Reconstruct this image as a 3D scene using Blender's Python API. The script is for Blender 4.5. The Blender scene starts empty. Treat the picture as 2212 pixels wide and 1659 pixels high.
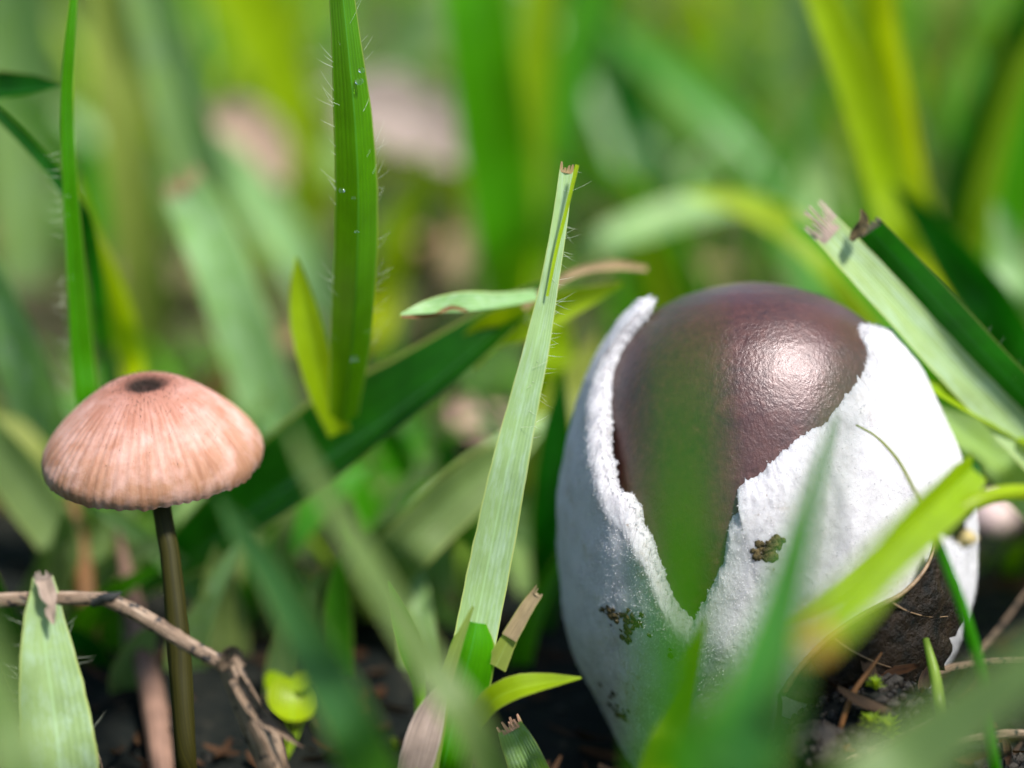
import bpy, bmesh, math, random
import numpy as np
from mathutils import Vector, noise, Matrix

random.seed(7)
S = 0.01                                   # everything below is written in centimetres
scene = bpy.context.scene
C = scene.collection

# ------------------------------------------------------------------ camera
CAMH, PITCH, LENS, FOCUS = 12.2, math.radians(18.0), 80.0, 24.5
cam = bpy.data.cameras.new('camera')
cam.lens, cam.sensor_width = LENS, 36.0
cam.clip_start, cam.clip_end = 0.005, 50.0
cam.dof.use_dof = True
cam.dof.focus_distance = FOCUS * S
cam.dof.aperture_fstop = 7.0
cam_ob = bpy.data.objects.new('camera', cam)
cam_ob.location = (0, 0, CAMH * S)
cam_ob.rotation_euler = (math.pi / 2 - PITCH, 0, 0)
C.objects.link(cam_ob)
scene.camera = cam_ob

# ------------------------------------------------------------------ sky, sun, exposure
SUN_EL, SUN_AZ = math.radians(61), math.radians(129)       # azimuth clockwise from +Y: to the right
world = bpy.data.worlds.new('World'); scene.world = world; world.use_nodes = True
wn = world.node_tree.nodes; wl = world.node_tree.links
sky = wn.new('ShaderNodeTexSky'); sky.sky_type = 'NISHITA'; sky.sun_disc = False
sky.sun_elevation = SUN_EL; sky.sun_rotation = SUN_AZ
bg = wn['Background']; bg.inputs['Strength'].default_value = 0.11
wl.new(sky.outputs[0], bg.inputs[0])
sun = bpy.data.lights.new('sun', 'SUN'); sun.energy = 4.3; sun.angle = math.radians(9); sun.color = (1.0, 0.96, 0.88)
sun_ob = bpy.data.objects.new('sun', sun); C.objects.link(sun_ob)
SUNDIR = Vector((math.sin(SUN_AZ) * math.cos(SUN_EL), math.cos(SUN_AZ) * math.cos(SUN_EL), math.sin(SUN_EL)))
sun_ob.rotation_euler = SUNDIR.to_track_quat('Z', 'Y').to_euler()
sun_ob.location = SUNDIR * 2
vs = scene.view_settings
vs.view_transform = 'Standard'; vs.look = 'None'; vs.exposure = 0.95; vs.gamma = 1.0
scene.cycles.use_denoising = True
scene.cycles.max_bounces = 10
scene.cycles.transmission_bounces = 8

# ------------------------------------------------------------------ geometry helpers
FPX = 2212 * LENS / 36.0                   # the photograph is measured on a 2212 x 1659 grid
cp, sp = math.cos(PITCH), math.sin(PITCH)
RIGHT, UP, FWD = Vector((1, 0, 0)), Vector((0, sp, cp)), Vector((0, cp, -sp))
CAM = Vector((0, 0, CAMH))

def P(u, v, d):
    return CAM + RIGHT * ((u - 1106) / FPX * d) + UP * ((829.5 - v) / FPX * d) + FWD * d

def gz(x, y):
    """height of the soil, in cm"""
    z = 1.95 * math.exp(-((x - 3.9) ** 2 / 3.4 + (y - 21.8) ** 2 / 1.5))
    z += 0.35 * noise.noise(Vector((x * .16, y * .16, 3.1)))
    z += 0.16 * noise.noise(Vector((x * .6, y * .6, 9.1)))
    return z

def G(u, v):
    d = CAMH / (sp + (v - 829.5) / FPX * cp)
    for _ in range(8):
        q = P(u, v, d)
        d = (CAMH - gz(q.x, q.y)) / (sp + (v - 829.5) / FPX * cp)
    return P(u, v, d), d

def mesh_obj(name, verts, faces, mat, parent=None, uvs=None, smooth=True, origin=None, attr=None):
    me = bpy.data.meshes.new(name)
    o0 = Vector(origin) if origin is not None else Vector((0, 0, 0))
    me.from_pydata([((Vector(v) - o0) * S)[:] for v in verts], [], faces)
    if smooth:
        me.polygons.foreach_set('use_smooth', [True] * len(me.polygons))
    if uvs is not None:
        lay = me.uv_layers.new(name='UVMap')
        idx = np.empty(len(me.loops), dtype=np.int32); me.loops.foreach_get('vertex_index', idx)
        lay.data.foreach_set('uv', np.array(uvs, dtype=np.float32)[idx].ravel())
    if attr is not None:
        a = me.attributes.new('tint', 'FLOAT', 'POINT'); a.data.foreach_set('value', attr)
    me.materials.append(mat)
    ob = bpy.data.objects.new(name, me); C.objects.link(ob)
    if parent is not None:
        ob.parent = parent
        pw = Vector(parent['_o'])
        ob.location = (o0 - pw) * S
    else:
        ob.location = o0 * S
    ob['_o'] = list(o0)
    return ob

def empty(name, origin):
    e = bpy.data.objects.new(name, None); C.objects.link(e)
    e.location = Vector(origin) * S; e['_o'] = list(origin); e.empty_display_size = 0.005
    return e

def tag(o, label=None, cat=None, group=None, kind=None):
    if label: o['label'] = label
    if cat: o['category'] = cat
    if group: o['group'] = group
    if kind: o['kind'] = kind
    return o

def spline(pts, n):
    """Catmull-Rom through tuples of any length"""
    p = [np.array(q, dtype=float) for q in pts]
    p = [2 * p[0] - p[1]] + p + [2 * p[-1] - p[-2]]
    seg = len(p) - 3
    L = [0]
    for i in range(seg):
        L.append(L[-1] + np.linalg.norm(p[i + 2][:3] - p[i + 1][:3]))
    out = []
    for k in range(n):
        s = L[-1] * k / (n - 1)
        i = 0
        while i < seg - 1 and s > L[i + 1]: i += 1
        t = (s - L[i]) / max(1e-9, L[i + 1] - L[i])
        a, b, c, d = p[i:i + 4]
        out.append(0.5 * ((2 * b) + (c - a) * t + (2 * a - 5 * b + 4 * c - d) * t * t + (3 * b - a - 3 * c + d) * t ** 3))
    return out

def line3(pts):
    """image-grid points (u, v, depth or 'g', width) -> world centre line with widths in cm"""
    out = []
    for u, v, d, w in pts:
        if d == 'g':
            q, d = G(u, v)
        else:
            q = P(u, v, d)
        out.append((q.x, q.y, q.z, w / FPX * d))
    return out

def strip_data(pts, n=44, m=8, roll=0, fold=0.15, curl=0.0, wave=0.0, seed=0, raw=None):
    ln = spline(raw if raw is not None else line3(pts), n)
    rnd = random.Random(seed)
    ph = rnd.random() * 10
    V, F, UV, frames = [], [], [], []
    for i, q in enumerate(ln):
        c = Vector(q[:3]); w = max(q[3], 0.002)
        t = (Vector(ln[min(i + 1, n - 1)][:3]) - Vector(ln[max(i - 1, 0)][:3])).normalized()
        view = (c - CAM).normalized()
        a = t.cross(view)
        a = a.normalized() if a.length > 1e-4 else Vector((1, 0, 0))
        nn = a.cross(t).normalized()
        if nn.dot(view) > 0: nn = -nn                       # towards the camera side
        r = math.radians(roll + wave * 40 * noise.noise(Vector((i / n * 3.0, ph, 1.7))))
        a2 = a * math.cos(r) + nn * math.sin(r); n2 = nn * math.cos(r) - a * math.sin(r)
        ww = w / max(0.35, math.cos(r))
        frames.append((c, t, a2, n2, ww))
        for j in range(m + 1):
            s = j / m * 2 - 1
            off = fold * ww * (abs(s) - 0.5) + curl * ww * (s * s - 0.4)
            edge = 1 + 0.03 * noise.noise(Vector((i * .35, s * 3, ph)))
            V.append(c + a2 * (s * ww * 0.5 * edge) + n2 * off)
            UV.append((j / m, i / (n - 1)))
    k = m + 1
    for i in range(n - 1):
        for j in range(m):
            F.append((i * k + j, i * k + j + 1, (i + 1) * k + j + 1, (i + 1) * k + j))
    return V, F, UV, frames

def tube_data(raw, n=30, m=10, knob=None, rough=0.0, seed=0):
    ln = spline(raw, n)
    V, F, UV = [], [], []
    ref = Vector((0.3, 0.2, 0.93))
    for i, q in enumerate(ln):
        c = Vector(q[:3]); r = max(q[3] * .5, 0.001)
        t = (Vector(ln[min(i + 1, n - 1)][:3]) - Vector(ln[max(i - 1, 0)][:3])).normalized()
        a = t.cross(ref).normalized(); b = t.cross(a)
        for j in range(m):
            th = j / m * 2 * math.pi
            rr = r * (1 + rough * noise.noise(Vector((math.cos(th) * 2, math.sin(th) * 2 + seed, i * .45))))
            if knob: rr *= knob(i / (n - 1), th)
            V.append(c + a * (math.cos(th) * rr) + b * (math.sin(th) * rr)); UV.append((j / m, i / (n - 1)))
    for i in range(n - 1):
        for j in range(m):
            F.append((i * m + j, i * m + (j + 1) % m, (i + 1) * m + (j + 1) % m, (i + 1) * m + j))
    F.append(tuple(range(m - 1, -1, -1))); F.append(tuple((n - 1) * m + j for j in range(m)))
    return V, F, UV

# ------------------------------------------------------------------ materials
def nodes_of(name):
    m = bpy.data.materials.new(name); m.use_nodes = True
    nt = m.node_tree; nt.nodes.clear()
    out = nt.nodes.new('ShaderNodeOutputMaterial')
    return m, nt, nt.nodes, nt.links, out

def mathn(nt, op, a, b=None, c=None):
    n = nt.nodes.new('ShaderNodeMath'); n.operation = op
    for i, x in enumerate((a, b, c)):
        if x is None: continue
        if isinstance(x, (int, float)): n.inputs[i].default_value = x
        else: nt.links.new(x, n.inputs[i])
    return n.outputs[0]

def mixc(nt, fac, a, b, mode='MIX'):
    n = nt.nodes.new('ShaderNodeMix'); n.data_type = 'RGBA'; n.blend_type = mode
    for s, x in ((n.inputs[0], fac), (n.inputs[6], a), (n.inputs[7], b)):
        if isinstance(x, (int, float)): s.default_value = x
        elif isinstance(x, tuple): s.default_value = (*x, 1)
        else: nt.links.new(x, s)
    return n.outputs[2]

def noisen(nt, vec, scale, detail=3, rough=.55):
    n = nt.nodes.new('ShaderNodeTexNoise'); n.inputs['Scale'].default_value = scale
    n.inputs['Detail'].default_value = detail; n.inputs['Roughness'].default_value = rough
    if vec is not None: nt.links.new(vec, n.inputs['Vector'])
    return n.outputs['Fac']

def ramp(nt, fac, stops):
    n = nt.nodes.new('ShaderNodeValToRGB')
    el = n.color_ramp.elements
    while len(el) < len(stops): el.new(0.5)
    for e, (p, c) in zip(el, stops):
        e.position = p; e.color = (*c, 1) if len(c) == 3 else c
    nt.links.new(fac, n.inputs[0])
    return n.outputs[0]

def coords(nt, which='Object'):
    return nt.nodes.new('ShaderNodeTexCoord').outputs[which]

def princ(nt, color, rough=.5, spec=.5, bump=None, sss=None, **kw):
    b = nt.nodes.new('ShaderNodeBsdfPrincipled')
    for s, x in ((b.inputs['Base Color'], color), (b.inputs['Roughness'], rough), (b.inputs['Specular IOR Level'], spec)):
        if isinstance(x, (int, float)): s.default_value = x
        elif isinstance(x, tuple): s.default_value = (*x, 1)
        else: nt.links.new(x, s)
    if bump is not None: nt.links.new(bump, b.inputs['Normal'])
    if sss:
        b.inputs['Subsurface Weight'].default_value = sss[0]
        b.inputs['Subsurface Radius'].default_value = sss[1]
        b.inputs['Subsurface Scale'].default_value = sss[2]
    for k, x in kw.items(): b.inputs[k.replace('_', ' ')].default_value = x
    return b

def bumpn(nt, h, strength, dist):
    n = nt.nodes.new('ShaderNodeBump'); n.inputs['Strength'].default_value = strength
    n.inputs['Distance'].default_value = dist; nt.links.new(h, n.inputs['Height'])
    return n.outputs[0]

def blade_mat(name, base, trans, tf=.45, rough=.4, vein=.12, spec=.32, blotch=.25, tint=False, veins=11, rib=None, ribw=.022, wax=0, edge=(.42, .45, .10)):
    m, nt, nd, lk, out = nodes_of(name)
    rib = rib or tuple(min(1, c * 1.25 + .04) for c in base)
    uv = coords(nt, 'UV'); sep = nd.new('ShaderNodeSeparateXYZ'); lk.new(uv, sep.inputs[0])
    obj = coords(nt)
    wob = noisen(nt, obj, 300, 2)
    ang = mathn(nt, 'MULTIPLY_ADD', sep.outputs[0], veins * 2 * math.pi, mathn(nt, 'MULTIPLY', wob, 1.2))
    v = mathn(nt, 'MULTIPLY_ADD', mathn(nt, 'SINE', ang), .5, .5)
    comb = nd.new('ShaderNodeCombineXYZ')
    lk.new(mathn(nt, 'MULTIPLY', sep.outputs[0], 34), comb.inputs[0]); lk.new(mathn(nt, 'MULTIPLY', sep.outputs[1], 2.2), comb.inputs[1])
    fib = noisen(nt, comb.outputs[0], 1.0, 3)
    fac = mathn(nt, 'ADD', mathn(nt, 'MULTIPLY', v, vein * .35), mathn(nt, 'MULTIPLY', fib, vein * 3.2))
    blo = noisen(nt, obj, 140, 4, .6)
    fac2 = mathn(nt, 'MULTIPLY', mathn(nt, 'SUBTRACT', blo, .45), blotch * 2.4)
    br = mathn(nt, 'ADD', mathn(nt, 'SUBTRACT', 1.0, fac), fac2)
    if tint:
        at = nd.new('ShaderNodeAttribute'); at.attribute_name = 'tint'
        rnd = at.outputs['Fac']
    else:
        rnd = nd.new('ShaderNodeObjectInfo').outputs['Random']
    if wax:                                                   # waxy bloom lying in lengthwise patches
        cw = nd.new('ShaderNodeCombineXYZ')
        lk.new(mathn(nt, 'MULTIPLY', sep.outputs[0], 5), cw.inputs[0]); lk.new(mathn(nt, 'MULTIPLY', sep.outputs[1], 13), cw.inputs[1]); lk.new(rnd, cw.inputs[2])
        waxf = mathn(nt, 'MULTIPLY', ramp(nt, noisen(nt, cw.outputs[0], 1.0, 5, .65), [(.45, (0,) * 3), (.7, (1,) * 3)]), wax)
    def col(c, yel):
        k = mixc(nt, mathn(nt, 'MULTIPLY', rnd, .35), c, yel)
        g = nd.new('ShaderNodeCombineColor')
        for i in range(3): lk.new(br, g.inputs[i])
        k = mixc(nt, 1.0, k, g.outputs[0], 'MULTIPLY')
        mid = mathn(nt, 'LESS_THAN', mathn(nt, 'ABSOLUTE', mathn(nt, 'SUBTRACT', sep.outputs[0], .5)), ribw)
        k = mixc(nt, mathn(nt, 'MULTIPLY', mid, .35), k, rib)
        if wax: k = mixc(nt, waxf, k, (.37, .50, .36))
        dist = mathn(nt, 'ABSOLUTE', mathn(nt, 'SUBTRACT', sep.outputs[0], .5))
        ed = mathn(nt, 'MULTIPLY', mathn(nt, 'GREATER_THAN', dist, .468), .5)
        return mixc(nt, ed, k, edge)
    yb = (min(1, base[0] * 1.7 + .02), base[1] * 1.15, base[2] * .6)
    yt = (min(1, trans[0] * 1.5), trans[1] * 1.05, trans[2] * .6)
    bm = bumpn(nt, mathn(nt, 'ADD', v, mathn(nt, 'MULTIPLY', fib, .8)), .25, .00012)
    p = princ(nt, col(base, yb), rough, spec, bm)
    t = nd.new('ShaderNodeBsdfTranslucent'); lk.new(col(trans, yt), t.inputs[0]); lk.new(bm, t.inputs[1])
    mx = nd.new('ShaderNodeMixShader'); mx.inputs[0].default_value = tf
    lk.new(p.outputs[0], mx.inputs[1]); lk.new(t.outputs[0], mx.inputs[2]); lk.new(mx.outputs[0], out.inputs[0])
    return m

PAL = {
    'fresh': blade_mat('fresh_green_blade', (.035, .26, .002), (.20, .58, .001), .5, .36),
    'tall': blade_mat('tall_leaf_green', (.05, .25, .003), (.30, .60, .002), .5, .33, vein=.16),
    'lime': blade_mat('yellow_green_blade', (.28, .46, .003), (.62, .80, .002), .5, .42),
    'mint': blade_mat('painted_sky_sheen_blade', (.20, .37, .125), (.22, .48, .03), .28, .36, blotch=.3, wax=.45, vein=.07),  # pale base colour stands in for sky and sun reflected off the blade
    'silver': blade_mat('silvery_blade', (.25, .40, .19), (.24, .46, .05), .25, .36, blotch=.3, wax=.65, vein=.07),  # paler variant, reflected sky again put into the base colour
    'mid': blade_mat('mid_green_blade', (.045, .24, .014), (.12, .44, .004), .4, .34),
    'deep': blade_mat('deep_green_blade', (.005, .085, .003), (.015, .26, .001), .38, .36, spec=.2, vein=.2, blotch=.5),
    'front': blade_mat('dark_front_blade', (.02, .14, .015), (.03, .26, .004), .35, .5, spec=.2),
    'sage': blade_mat('sage_blade', (.15, .25, .09), (.20, .36, .04), .4, .45, spec=.25),
    'muted': blade_mat('muted_green_blade', (.045, .15, .035), (.09, .30, .012), .35, .4, spec=.35),
    'olive': blade_mat('olive_blade', (.24, .33, .07), (.34, .46, .03), .4, .5),
    'straw': blade_mat('dry_straw_blade', (.52, .41, .24), (.42, .30, .12), .25, .6, vein=.3, blotch=.5, ribw=0),
    'rust': blade_mat('rusty_brown_blade', (.32, .17, .07), (.36, .17, .04), .3, .6, vein=.3, blotch=.5, ribw=0),
    'bleached': blade_mat('bleached_fibre', (.62, .50, .46), (.5, .36, .3), .3, .6, vein=.3, blotch=.5, ribw=0, edge=(.6, .5, .45)),
    'dusty': blade_mat('dusty_brown_stalk', (.30, .19, .15), (.25, .14, .09), .15, .7, vein=.3, blotch=.5, ribw=0, edge=(.3, .2, .15)),
    'pink': blade_mat('pinkish_dry_leaf', (.60, .38, .33), (.5, .27, .2), .25, .6, vein=.12, blotch=.35, ribw=0),
}

def simple(name, c1, c2, scale, rough=.6, bump=.3, bd=.0004, spec=.4, sss=None, detail=5):
    m, nt, nd, lk, out = nodes_of(name)
    o = coords(nt); f = noisen(nt, o, scale, detail, .62)
    c = ramp(nt, f, [(.32, c1), (.68, c2)])
    b = bumpn(nt, noisen(nt, o, scale * 2.5, 6, .65), bump, bd)
    lk.new(princ(nt, c, rough, spec, b, sss).outputs[0], out.inputs[0])
    return m

M_SOIL = simple('dark_damp_soil', (.006, .007, .006), (.05, .038, .026), 260, .75, .9, .0015, .35)
M_CRUMB = simple('soil_crumb_grain', (.004, .004, .004), (.035, .028, .021), 900, .5, .8, .0004, .3)
M_GRAIN = simple('quartz_grain', (.16, .11, .07), (.34, .27, .20), 500, .25, .4, .0003, .6, (.4, (1, .7, .4), .001))
M_HAIR = simple('leaf_hair', (.40, .47, .32), (.62, .66, .52), 900, .4, 0, .0001)
M_TWIG = None
M_DIRT = simple('dried_dirt', (.012, .016, .008), (.12, .085, .035), 1500, .8, .8, .0003, .2)
M_DEAD = simple('rotting_leaf', (.001, .0012, .001), (.020, .010, .0035), 420, .5, .9, .0008, .25)
M_RIB = simple('leaf_rib_brown', (.10, .06, .03), (.26, .17, .10), 700, .5, .6, .0002)
M_MOSS = blade_mat('moss_leaflet', (.22, .36, .01), (.5, .65, .01), .5, .5, vein=.05)

# ================================================================== the setting: soil
def build_ground():
    xs = np.concatenate([np.linspace(-150, -24, 26)[:-1], np.linspace(-24, 24, 230), np.linspace(24, 150, 26)[1:]])
    ys = np.concatenate([np.linspace(-30, 14, 18)[:-1], np.linspace(14, 44, 170), np.linspace(44, 110, 90)[1:], np.linspace(110, 320, 30)[1:]])
    V = []
    for y in ys:
        for x in xs:
            z = gz(x, y)
            if abs(x) < 26 and 12 < y < 60:
                q = Vector((x, y, 0))
                z += 0.07 * noise.noise(q * 2.7) + 0.05 * abs(noise.noise(q * 6.1))
            V.append((x, y, z))
    nx = len(xs); F = []
    for i in range(len(ys) - 1):
        for j in range(nx - 1):
            F.append((i * nx + j, i * nx + j + 1, (i + 1) * nx + j + 1, (i + 1) * nx + j))
    m, nt, nd, lk, out = nodes_of('soil_with_litter')
    o = coords(nt)
    f1 = noisen(nt, o, 260, 6, .65); f2 = noisen(nt, o, 22, 4, .6); f3 = noisen(nt, o, 9, 3)
    c = ramp(nt, f1, [(.35, (.002, .004, .004)), (.62, (.010, .011, .009)), (.82, (.06, .05, .035))])
    lit = ramp(nt, f2, [(.4, (.02, .022, .010)), (.52, (.10, .085, .045)), (.63, (.05, .06, .015)), (.75, (.22, .15, .11))])
    geo = nd.new('ShaderNodeSeparateXYZ'); lk.new(o, geo.inputs[0])
    mr = nd.new('ShaderNodeMapRange'); lk.new(geo.outputs[1], mr.inputs[0])
    mr.inputs[1].default_value = .30; mr.inputs[2].default_value = .42
    fac = mathn(nt, 'MULTIPLY', mr.outputs[0], ramp(nt, f3, [(.3, (.35,) * 3), (.6, (.95,) * 3)]))
    c = mixc(nt, fac, c, lit)
    b = bumpn(nt, f1, .8, .0015)
    lk.new(princ(nt, c, .8, .12, b).outputs[0], out.inputs[0])
    tag(mesh_obj('ground', V, F, m), kind='structure')
build_ground()

# ================================================================== the big mushroom in its torn white veil
ED = 26.3
EK = ED / FPX
EO = P(1640, 1100, ED)
SIL = [(560, 1500, 1760), (600, 1440, 1815), (640, 1398, 1860), (700, 1352, 1893), (780, 1300, 1952), (860, 1262, 1998), (930, 1232, 2038), (1000, 1214, 2072),
       (1080, 1206, 2095), (1200, 1206, 2106), (1320, 1217, 2092), (1400, 1240, 2055), (1480, 1275, 2003), (1560, 1312, 1945), (1640, 1352, 1885),
       (1720, 1405, 1825), (1790, 1480, 1755), (1825, 1560, 1680)]
_sv = np.array([s[0] for s in SIL], float); _sl = np.array([s[1] for s in SIL], float); _sr = np.array([s[2] for s in SIL], float)
def _smooth(tab, v):                          # averaged look-up, so that the profile has no corners
    return float(np.mean([np.interp(v + e, _sv, tab) for e in (-45, -30, -15, 0, 15, 30, 45)]))
SHELLZ = 0.88
def shell_cr(v):
    l, r = _smooth(_sl, v), _smooth(_sr, v)
    return ((l + r) * .5 - 1640) * EK, (r - l) * .5 * EK
def shell_pt(th, v, off=0.0):
    c, r = shell_cr(v)
    return EO + RIGHT * (c + (r + off) * math.sin(th)) + UP * ((1100 - v) * EK) - FWD * ((r * SHELLZ + off) * math.cos(th))
def shell_theta(u, v):
    c, r = shell_cr(v)
    return math.asin(max(-.985, min(.985, ((u - 1640) * EK - c) / r)))
def project(p):
    q = p - CAM; d = q.dot(FWD)
    return 1106 + q.dot(RIGHT) / d * FPX, 829.5 - q.dot(UP) / d * FPX
def shell_img(u, v):
    """angle and height on the near side of the veil that is seen at (u, v)"""
    a, b = u, v
    for _ in range(12):
        th = shell_theta(a, b); pu, pv = project(shell_pt(th, b))
        a += (u - pu) * .7; b += (v - pv) * .7
    return shell_theta(a, b), b
def shell_front(u, v, off=0.0):
    th, b = shell_img(u, v)
    return shell_pt(th, b, off)

def build_mushroom():
    base = shell_pt(0, 1825); base = Vector((EO.x, EO.y + 0.2, gz(EO.x, EO.y)))
    root = empty('veiled_mushroom', base)
    tag(root, 'brown button mushroom bursting out of its torn white egg-like veil', 'mushroom')
    # ---- rim of the opening, as (angle, v)
    RIM = [(-180, 800), (-150, 770), (-120, 715), (-98, 668), (-84, 655), (-70, 672)]
    for u, v in [(1352, 765), (1335, 810), (1326, 870), (1324, 930), (1331, 985), (1340, 1035), (1352, 1080), (1378, 1087), (1391, 1118), (1397, 1150), (1417, 1178),
                 (1428, 1215), (1440, 1258), (1452, 1292), (1466, 1318), (1490, 1338), (1506, 1312), (1524, 1274), (1541, 1236), (1553, 1205), (1560, 1160), (1566, 1128),
                 (1592, 1106), (1590, 1080), (1580, 1062), (1600, 1040), (1630, 1032), (1652, 1008), (1678, 972), (1704, 932), (1727, 893), (1747, 868), (1772, 850),
                 (1803, 836), (1832, 817), (1860, 795), (1869, 768), (1855, 735), (1862, 716)]:
        sh = min(1, abs(u - 1490) / 70)
        th_, v_ = shell_img(u + (-20 if u < 1490 else 8) * sh, v + 14 * (1 - sh)); RIM.append((math.degrees(th_), v_))
    RIM += [(78, 722), (92, 750), (120, 770), (150, 790), (180, 800)]
    rim = np.array(RIM, float)
    dl = np.hypot(np.diff(rim[:, 0]) * 5.2, np.diff(rim[:, 1])); L = np.concatenate([[0], np.cumsum(dl)]); L /= L[-1]
    N, R = 900, 150
    ks = np.arange(N) / N
    th_r = np.interp(ks, L, rim[:, 0]); v_r = np.interp(ks, L, rim[:, 1])
    # light smoothing, then small tears
    def sm(a, w):
        b = np.concatenate([a[-w:], a, a[:w]]); return np.array([b[i:i + 2 * w + 1].mean() for i in range(len(a))])
    v_r = sm(v_r, 3); th_s = sm(th_r, 3); th_s[:8] = th_r[:8]; th_s[-8:] = th_r[-8:]; th_r = th_s
    for i in range(N):
        jag = 8 * noise.noise(Vector((i * .13, 0, 5))) + 4 * noise.noise(Vector((i * .4, 3, 5)))
        v_r[i] += jag
    th_b = -180 + 360 * ks
    V, F, UV = [], [], []
    TH = 0.19
    rows = [((r / (R - 1)) ** 0.8) for r in range(R)]
    outer = []
    for r in range(R):                     # from rim downwards
        t = rows[r]; st = t * t * (3 - 2 * t)
        ring = []
        for i in range(N):
            v = v_r[i] + (1822 - v_r[i]) * t
            th = math.radians(th_r[i] + (th_b[i] - th_r[i]) * st)
            p = shell_pt(th, v)
            n = (p - shell_pt(th, v, -.1)).normalized()
            lump = .06 * noise.noise(p * .9) + .03 * noise.noise(p * 2.3)
            near = max(0, 1 - t * 9)
            fine = (.006 + .02 * near) * noise.noise(p * 15) + (.005 + .016 * near) * noise.noise(p * 36)
            roll_in = -.10 * max(0, 1 - t * 14) ** 2
            flare = .20 * max(0, 1 - t * 2.6) ** 2 * min(1, max(0, (abs(math.degrees(th)) - 14) / 40))
            ring.append(p + n * (lump + fine + roll_in + flare))
        outer.append(ring)
    lip = []
    for s, inn, upw in ((.25, .10, .05), (.6, .5, .085), (.9, .88, .05), (1, 1.0, -.04)):
        ring = []
        for i in range(N):
            p = outer[0][i]; up = (outer[0][i] - outer[3][i]).normalized()
            c, rr = shell_cr(v_r[i])
            axis = EO + RIGHT * c + UP * ((1100 - v_r[i]) * EK)
            n = (p - axis).normalized()
            q = p - n * (TH * inn) + up * (upw + .012 * noise.noise(p * 24 + Vector((0, 0, s * 9))))
            q += Vector((noise.noise(q * 31), noise.noise(q * 29 + Vector((5, 0, 0))), noise.noise(q * 33))) * .016
            q += Vector((noise.noise(q * 14), noise.noise(q * 15 + Vector((5, 0, 0))), noise.noise(q * 13))) * .022
            ring.append(q)
        lip.append(ring)
    inner = []
    for r in (6, 14, 26, 44, 70):
        ring = []
        for i in range(N):
            p = outer[r][i]; c = EO + RIGHT * 0 + UP * ((p - EO).dot(UP))
            ring.append(p - (p - c).normalized() * TH)
        inner.append(ring)
    rings = list(reversed(inner)) + list(reversed(lip)) + outer
    for a, ring in enumerate(rings):
        for i, p in enumerate(ring):
            V.append(p); UV.append((i / N, a / len(rings)))
    for a in range(len(rings) - 1):
        for i in range(N):
            F.append((a * N + i, a * N + (i + 1) % N, (a + 1) * N + (i + 1) % N, (a + 1) * N + i))
    F.append(tuple((len(rings) - 1) * N + i for i in range(N)))
    m, nt, nd, lk, out = nodes_of('white_cottony_veil')
    o = coords(nt)
    fine = noisen(nt, o, 2600, 5, .7); med = noisen(nt, o, 420, 5, .62); big = noisen(nt, o, 95, 3)
    c = ramp(nt, med, [(.28, (.38, .365, .39)), (.55, (.49, .475, .50))])
    sep = nd.new('ShaderNodeSeparateXYZ'); lk.new(o, sep.inputs[0])
    stain = mathn(nt, 'MULTIPLY', ramp(nt, big, [(.56, (0,) * 3), (.72, (1,) * 3)]), ramp(nt, noisen(nt, o, 700, 4, .7), [(.5, (0,) * 3), (.66, (1,) * 3)]))
    c = mixc(nt, mathn(nt, 'MULTIPLY', stain, .6), c, (.30, .23, .12))
    speck = ramp(nt, noisen(nt, o, 1500, 2, .5), [(.73, (0,) * 3), (.77, (1,) * 3)])
    c = mixc(nt, mathn(nt, 'MULTIPLY', speck, .55), c, (.16, .10, .05))
    low = nd.new('ShaderNodeMapRange'); lk.new(sep.outputs[2], low.inputs[0])
    low.inputs[1].default_value = .021; low.inputs[2].default_value = .002
    soil = mathn(nt, 'MULTIPLY', low.outputs[0], ramp(nt, noisen(nt, o, 330, 5, .7), [(.36, (0,) * 3), (.62, (1,) * 3)]))
    c = mixc(nt, mathn(nt, 'MULTIPLY', soil, .75), c, (.13, .115, .07))  # patchy soil together with painted shade, growing towards the veil's bottom
    b = bumpn(nt, mathn(nt, 'ADD', fine, mathn(nt, 'MULTIPLY', med, .7)), .45, .0003)
    lk.new(princ(nt, c, .75, .25, b, (.85, (1, .88, .85), .0024)).outputs[0], out.inputs[0])
    veil = mesh_obj('veil', V, F, m, root, UV, origin=base)
    veil['label'] = 'thick white cottony veil torn open in a V'
    # ---- cotton fuzz along the torn lip
    fv, ff = [], []
    rnd = random.Random(3)
    for k in range(15000):
        i = rnd.randrange(N); s = rnd.randrange(4)
        if abs(th_r[i]) > 100: continue
        p = lip[s][i]
        up = (outer[0][i] - outer[3][i]).normalized()
        d = (up + Vector((rnd.gauss(0, .7), rnd.gauss(0, .7), rnd.gauss(0, .7)))).normalized()
        ln = rnd.uniform(.012, .04); w = rnd.uniform(.005, .011)
        a = d.orthogonal().normalized() * w; bb = d.cross(a).normalized() * w
        q = len(fv)
        fv += [p + a, p - a * .5 + bb * .87, p - a * .5 - bb * .87, p + d * ln]
        ff += [(q, q + 1, q + 3), (q + 1, q + 2, q + 3), (q + 2, q, q + 3)]
    for k in range(52000):                                   # short felt over the whole outside
        i = rnd.randrange(N); row = int(rnd.random() ** 1.4 * (R - 2))
        if abs((th_r[i] if row < 20 else th_b[i])) > 108: continue
        p = outer[row][i].lerp(outer[row + 1][(i + 1) % N], rnd.random())
        n = (p - (EO + UP * ((p - EO).dot(UP)))).normalized()
        d = (n * .8 + Vector((rnd.gauss(0, .8), rnd.gauss(0, .8), rnd.gauss(0, .8)))).normalized()
        ln = rnd.uniform(.010, .034); w = rnd.uniform(.003, .006)
        a = d.orthogonal().normalized() * w; bb = d.cross(a).normalized() * w
        q = len(fv); p = p - n * .004
        fv += [p + a, p - a * .5 + bb * .87, p - a * .5 - bb * .87, p + d * ln]
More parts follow.
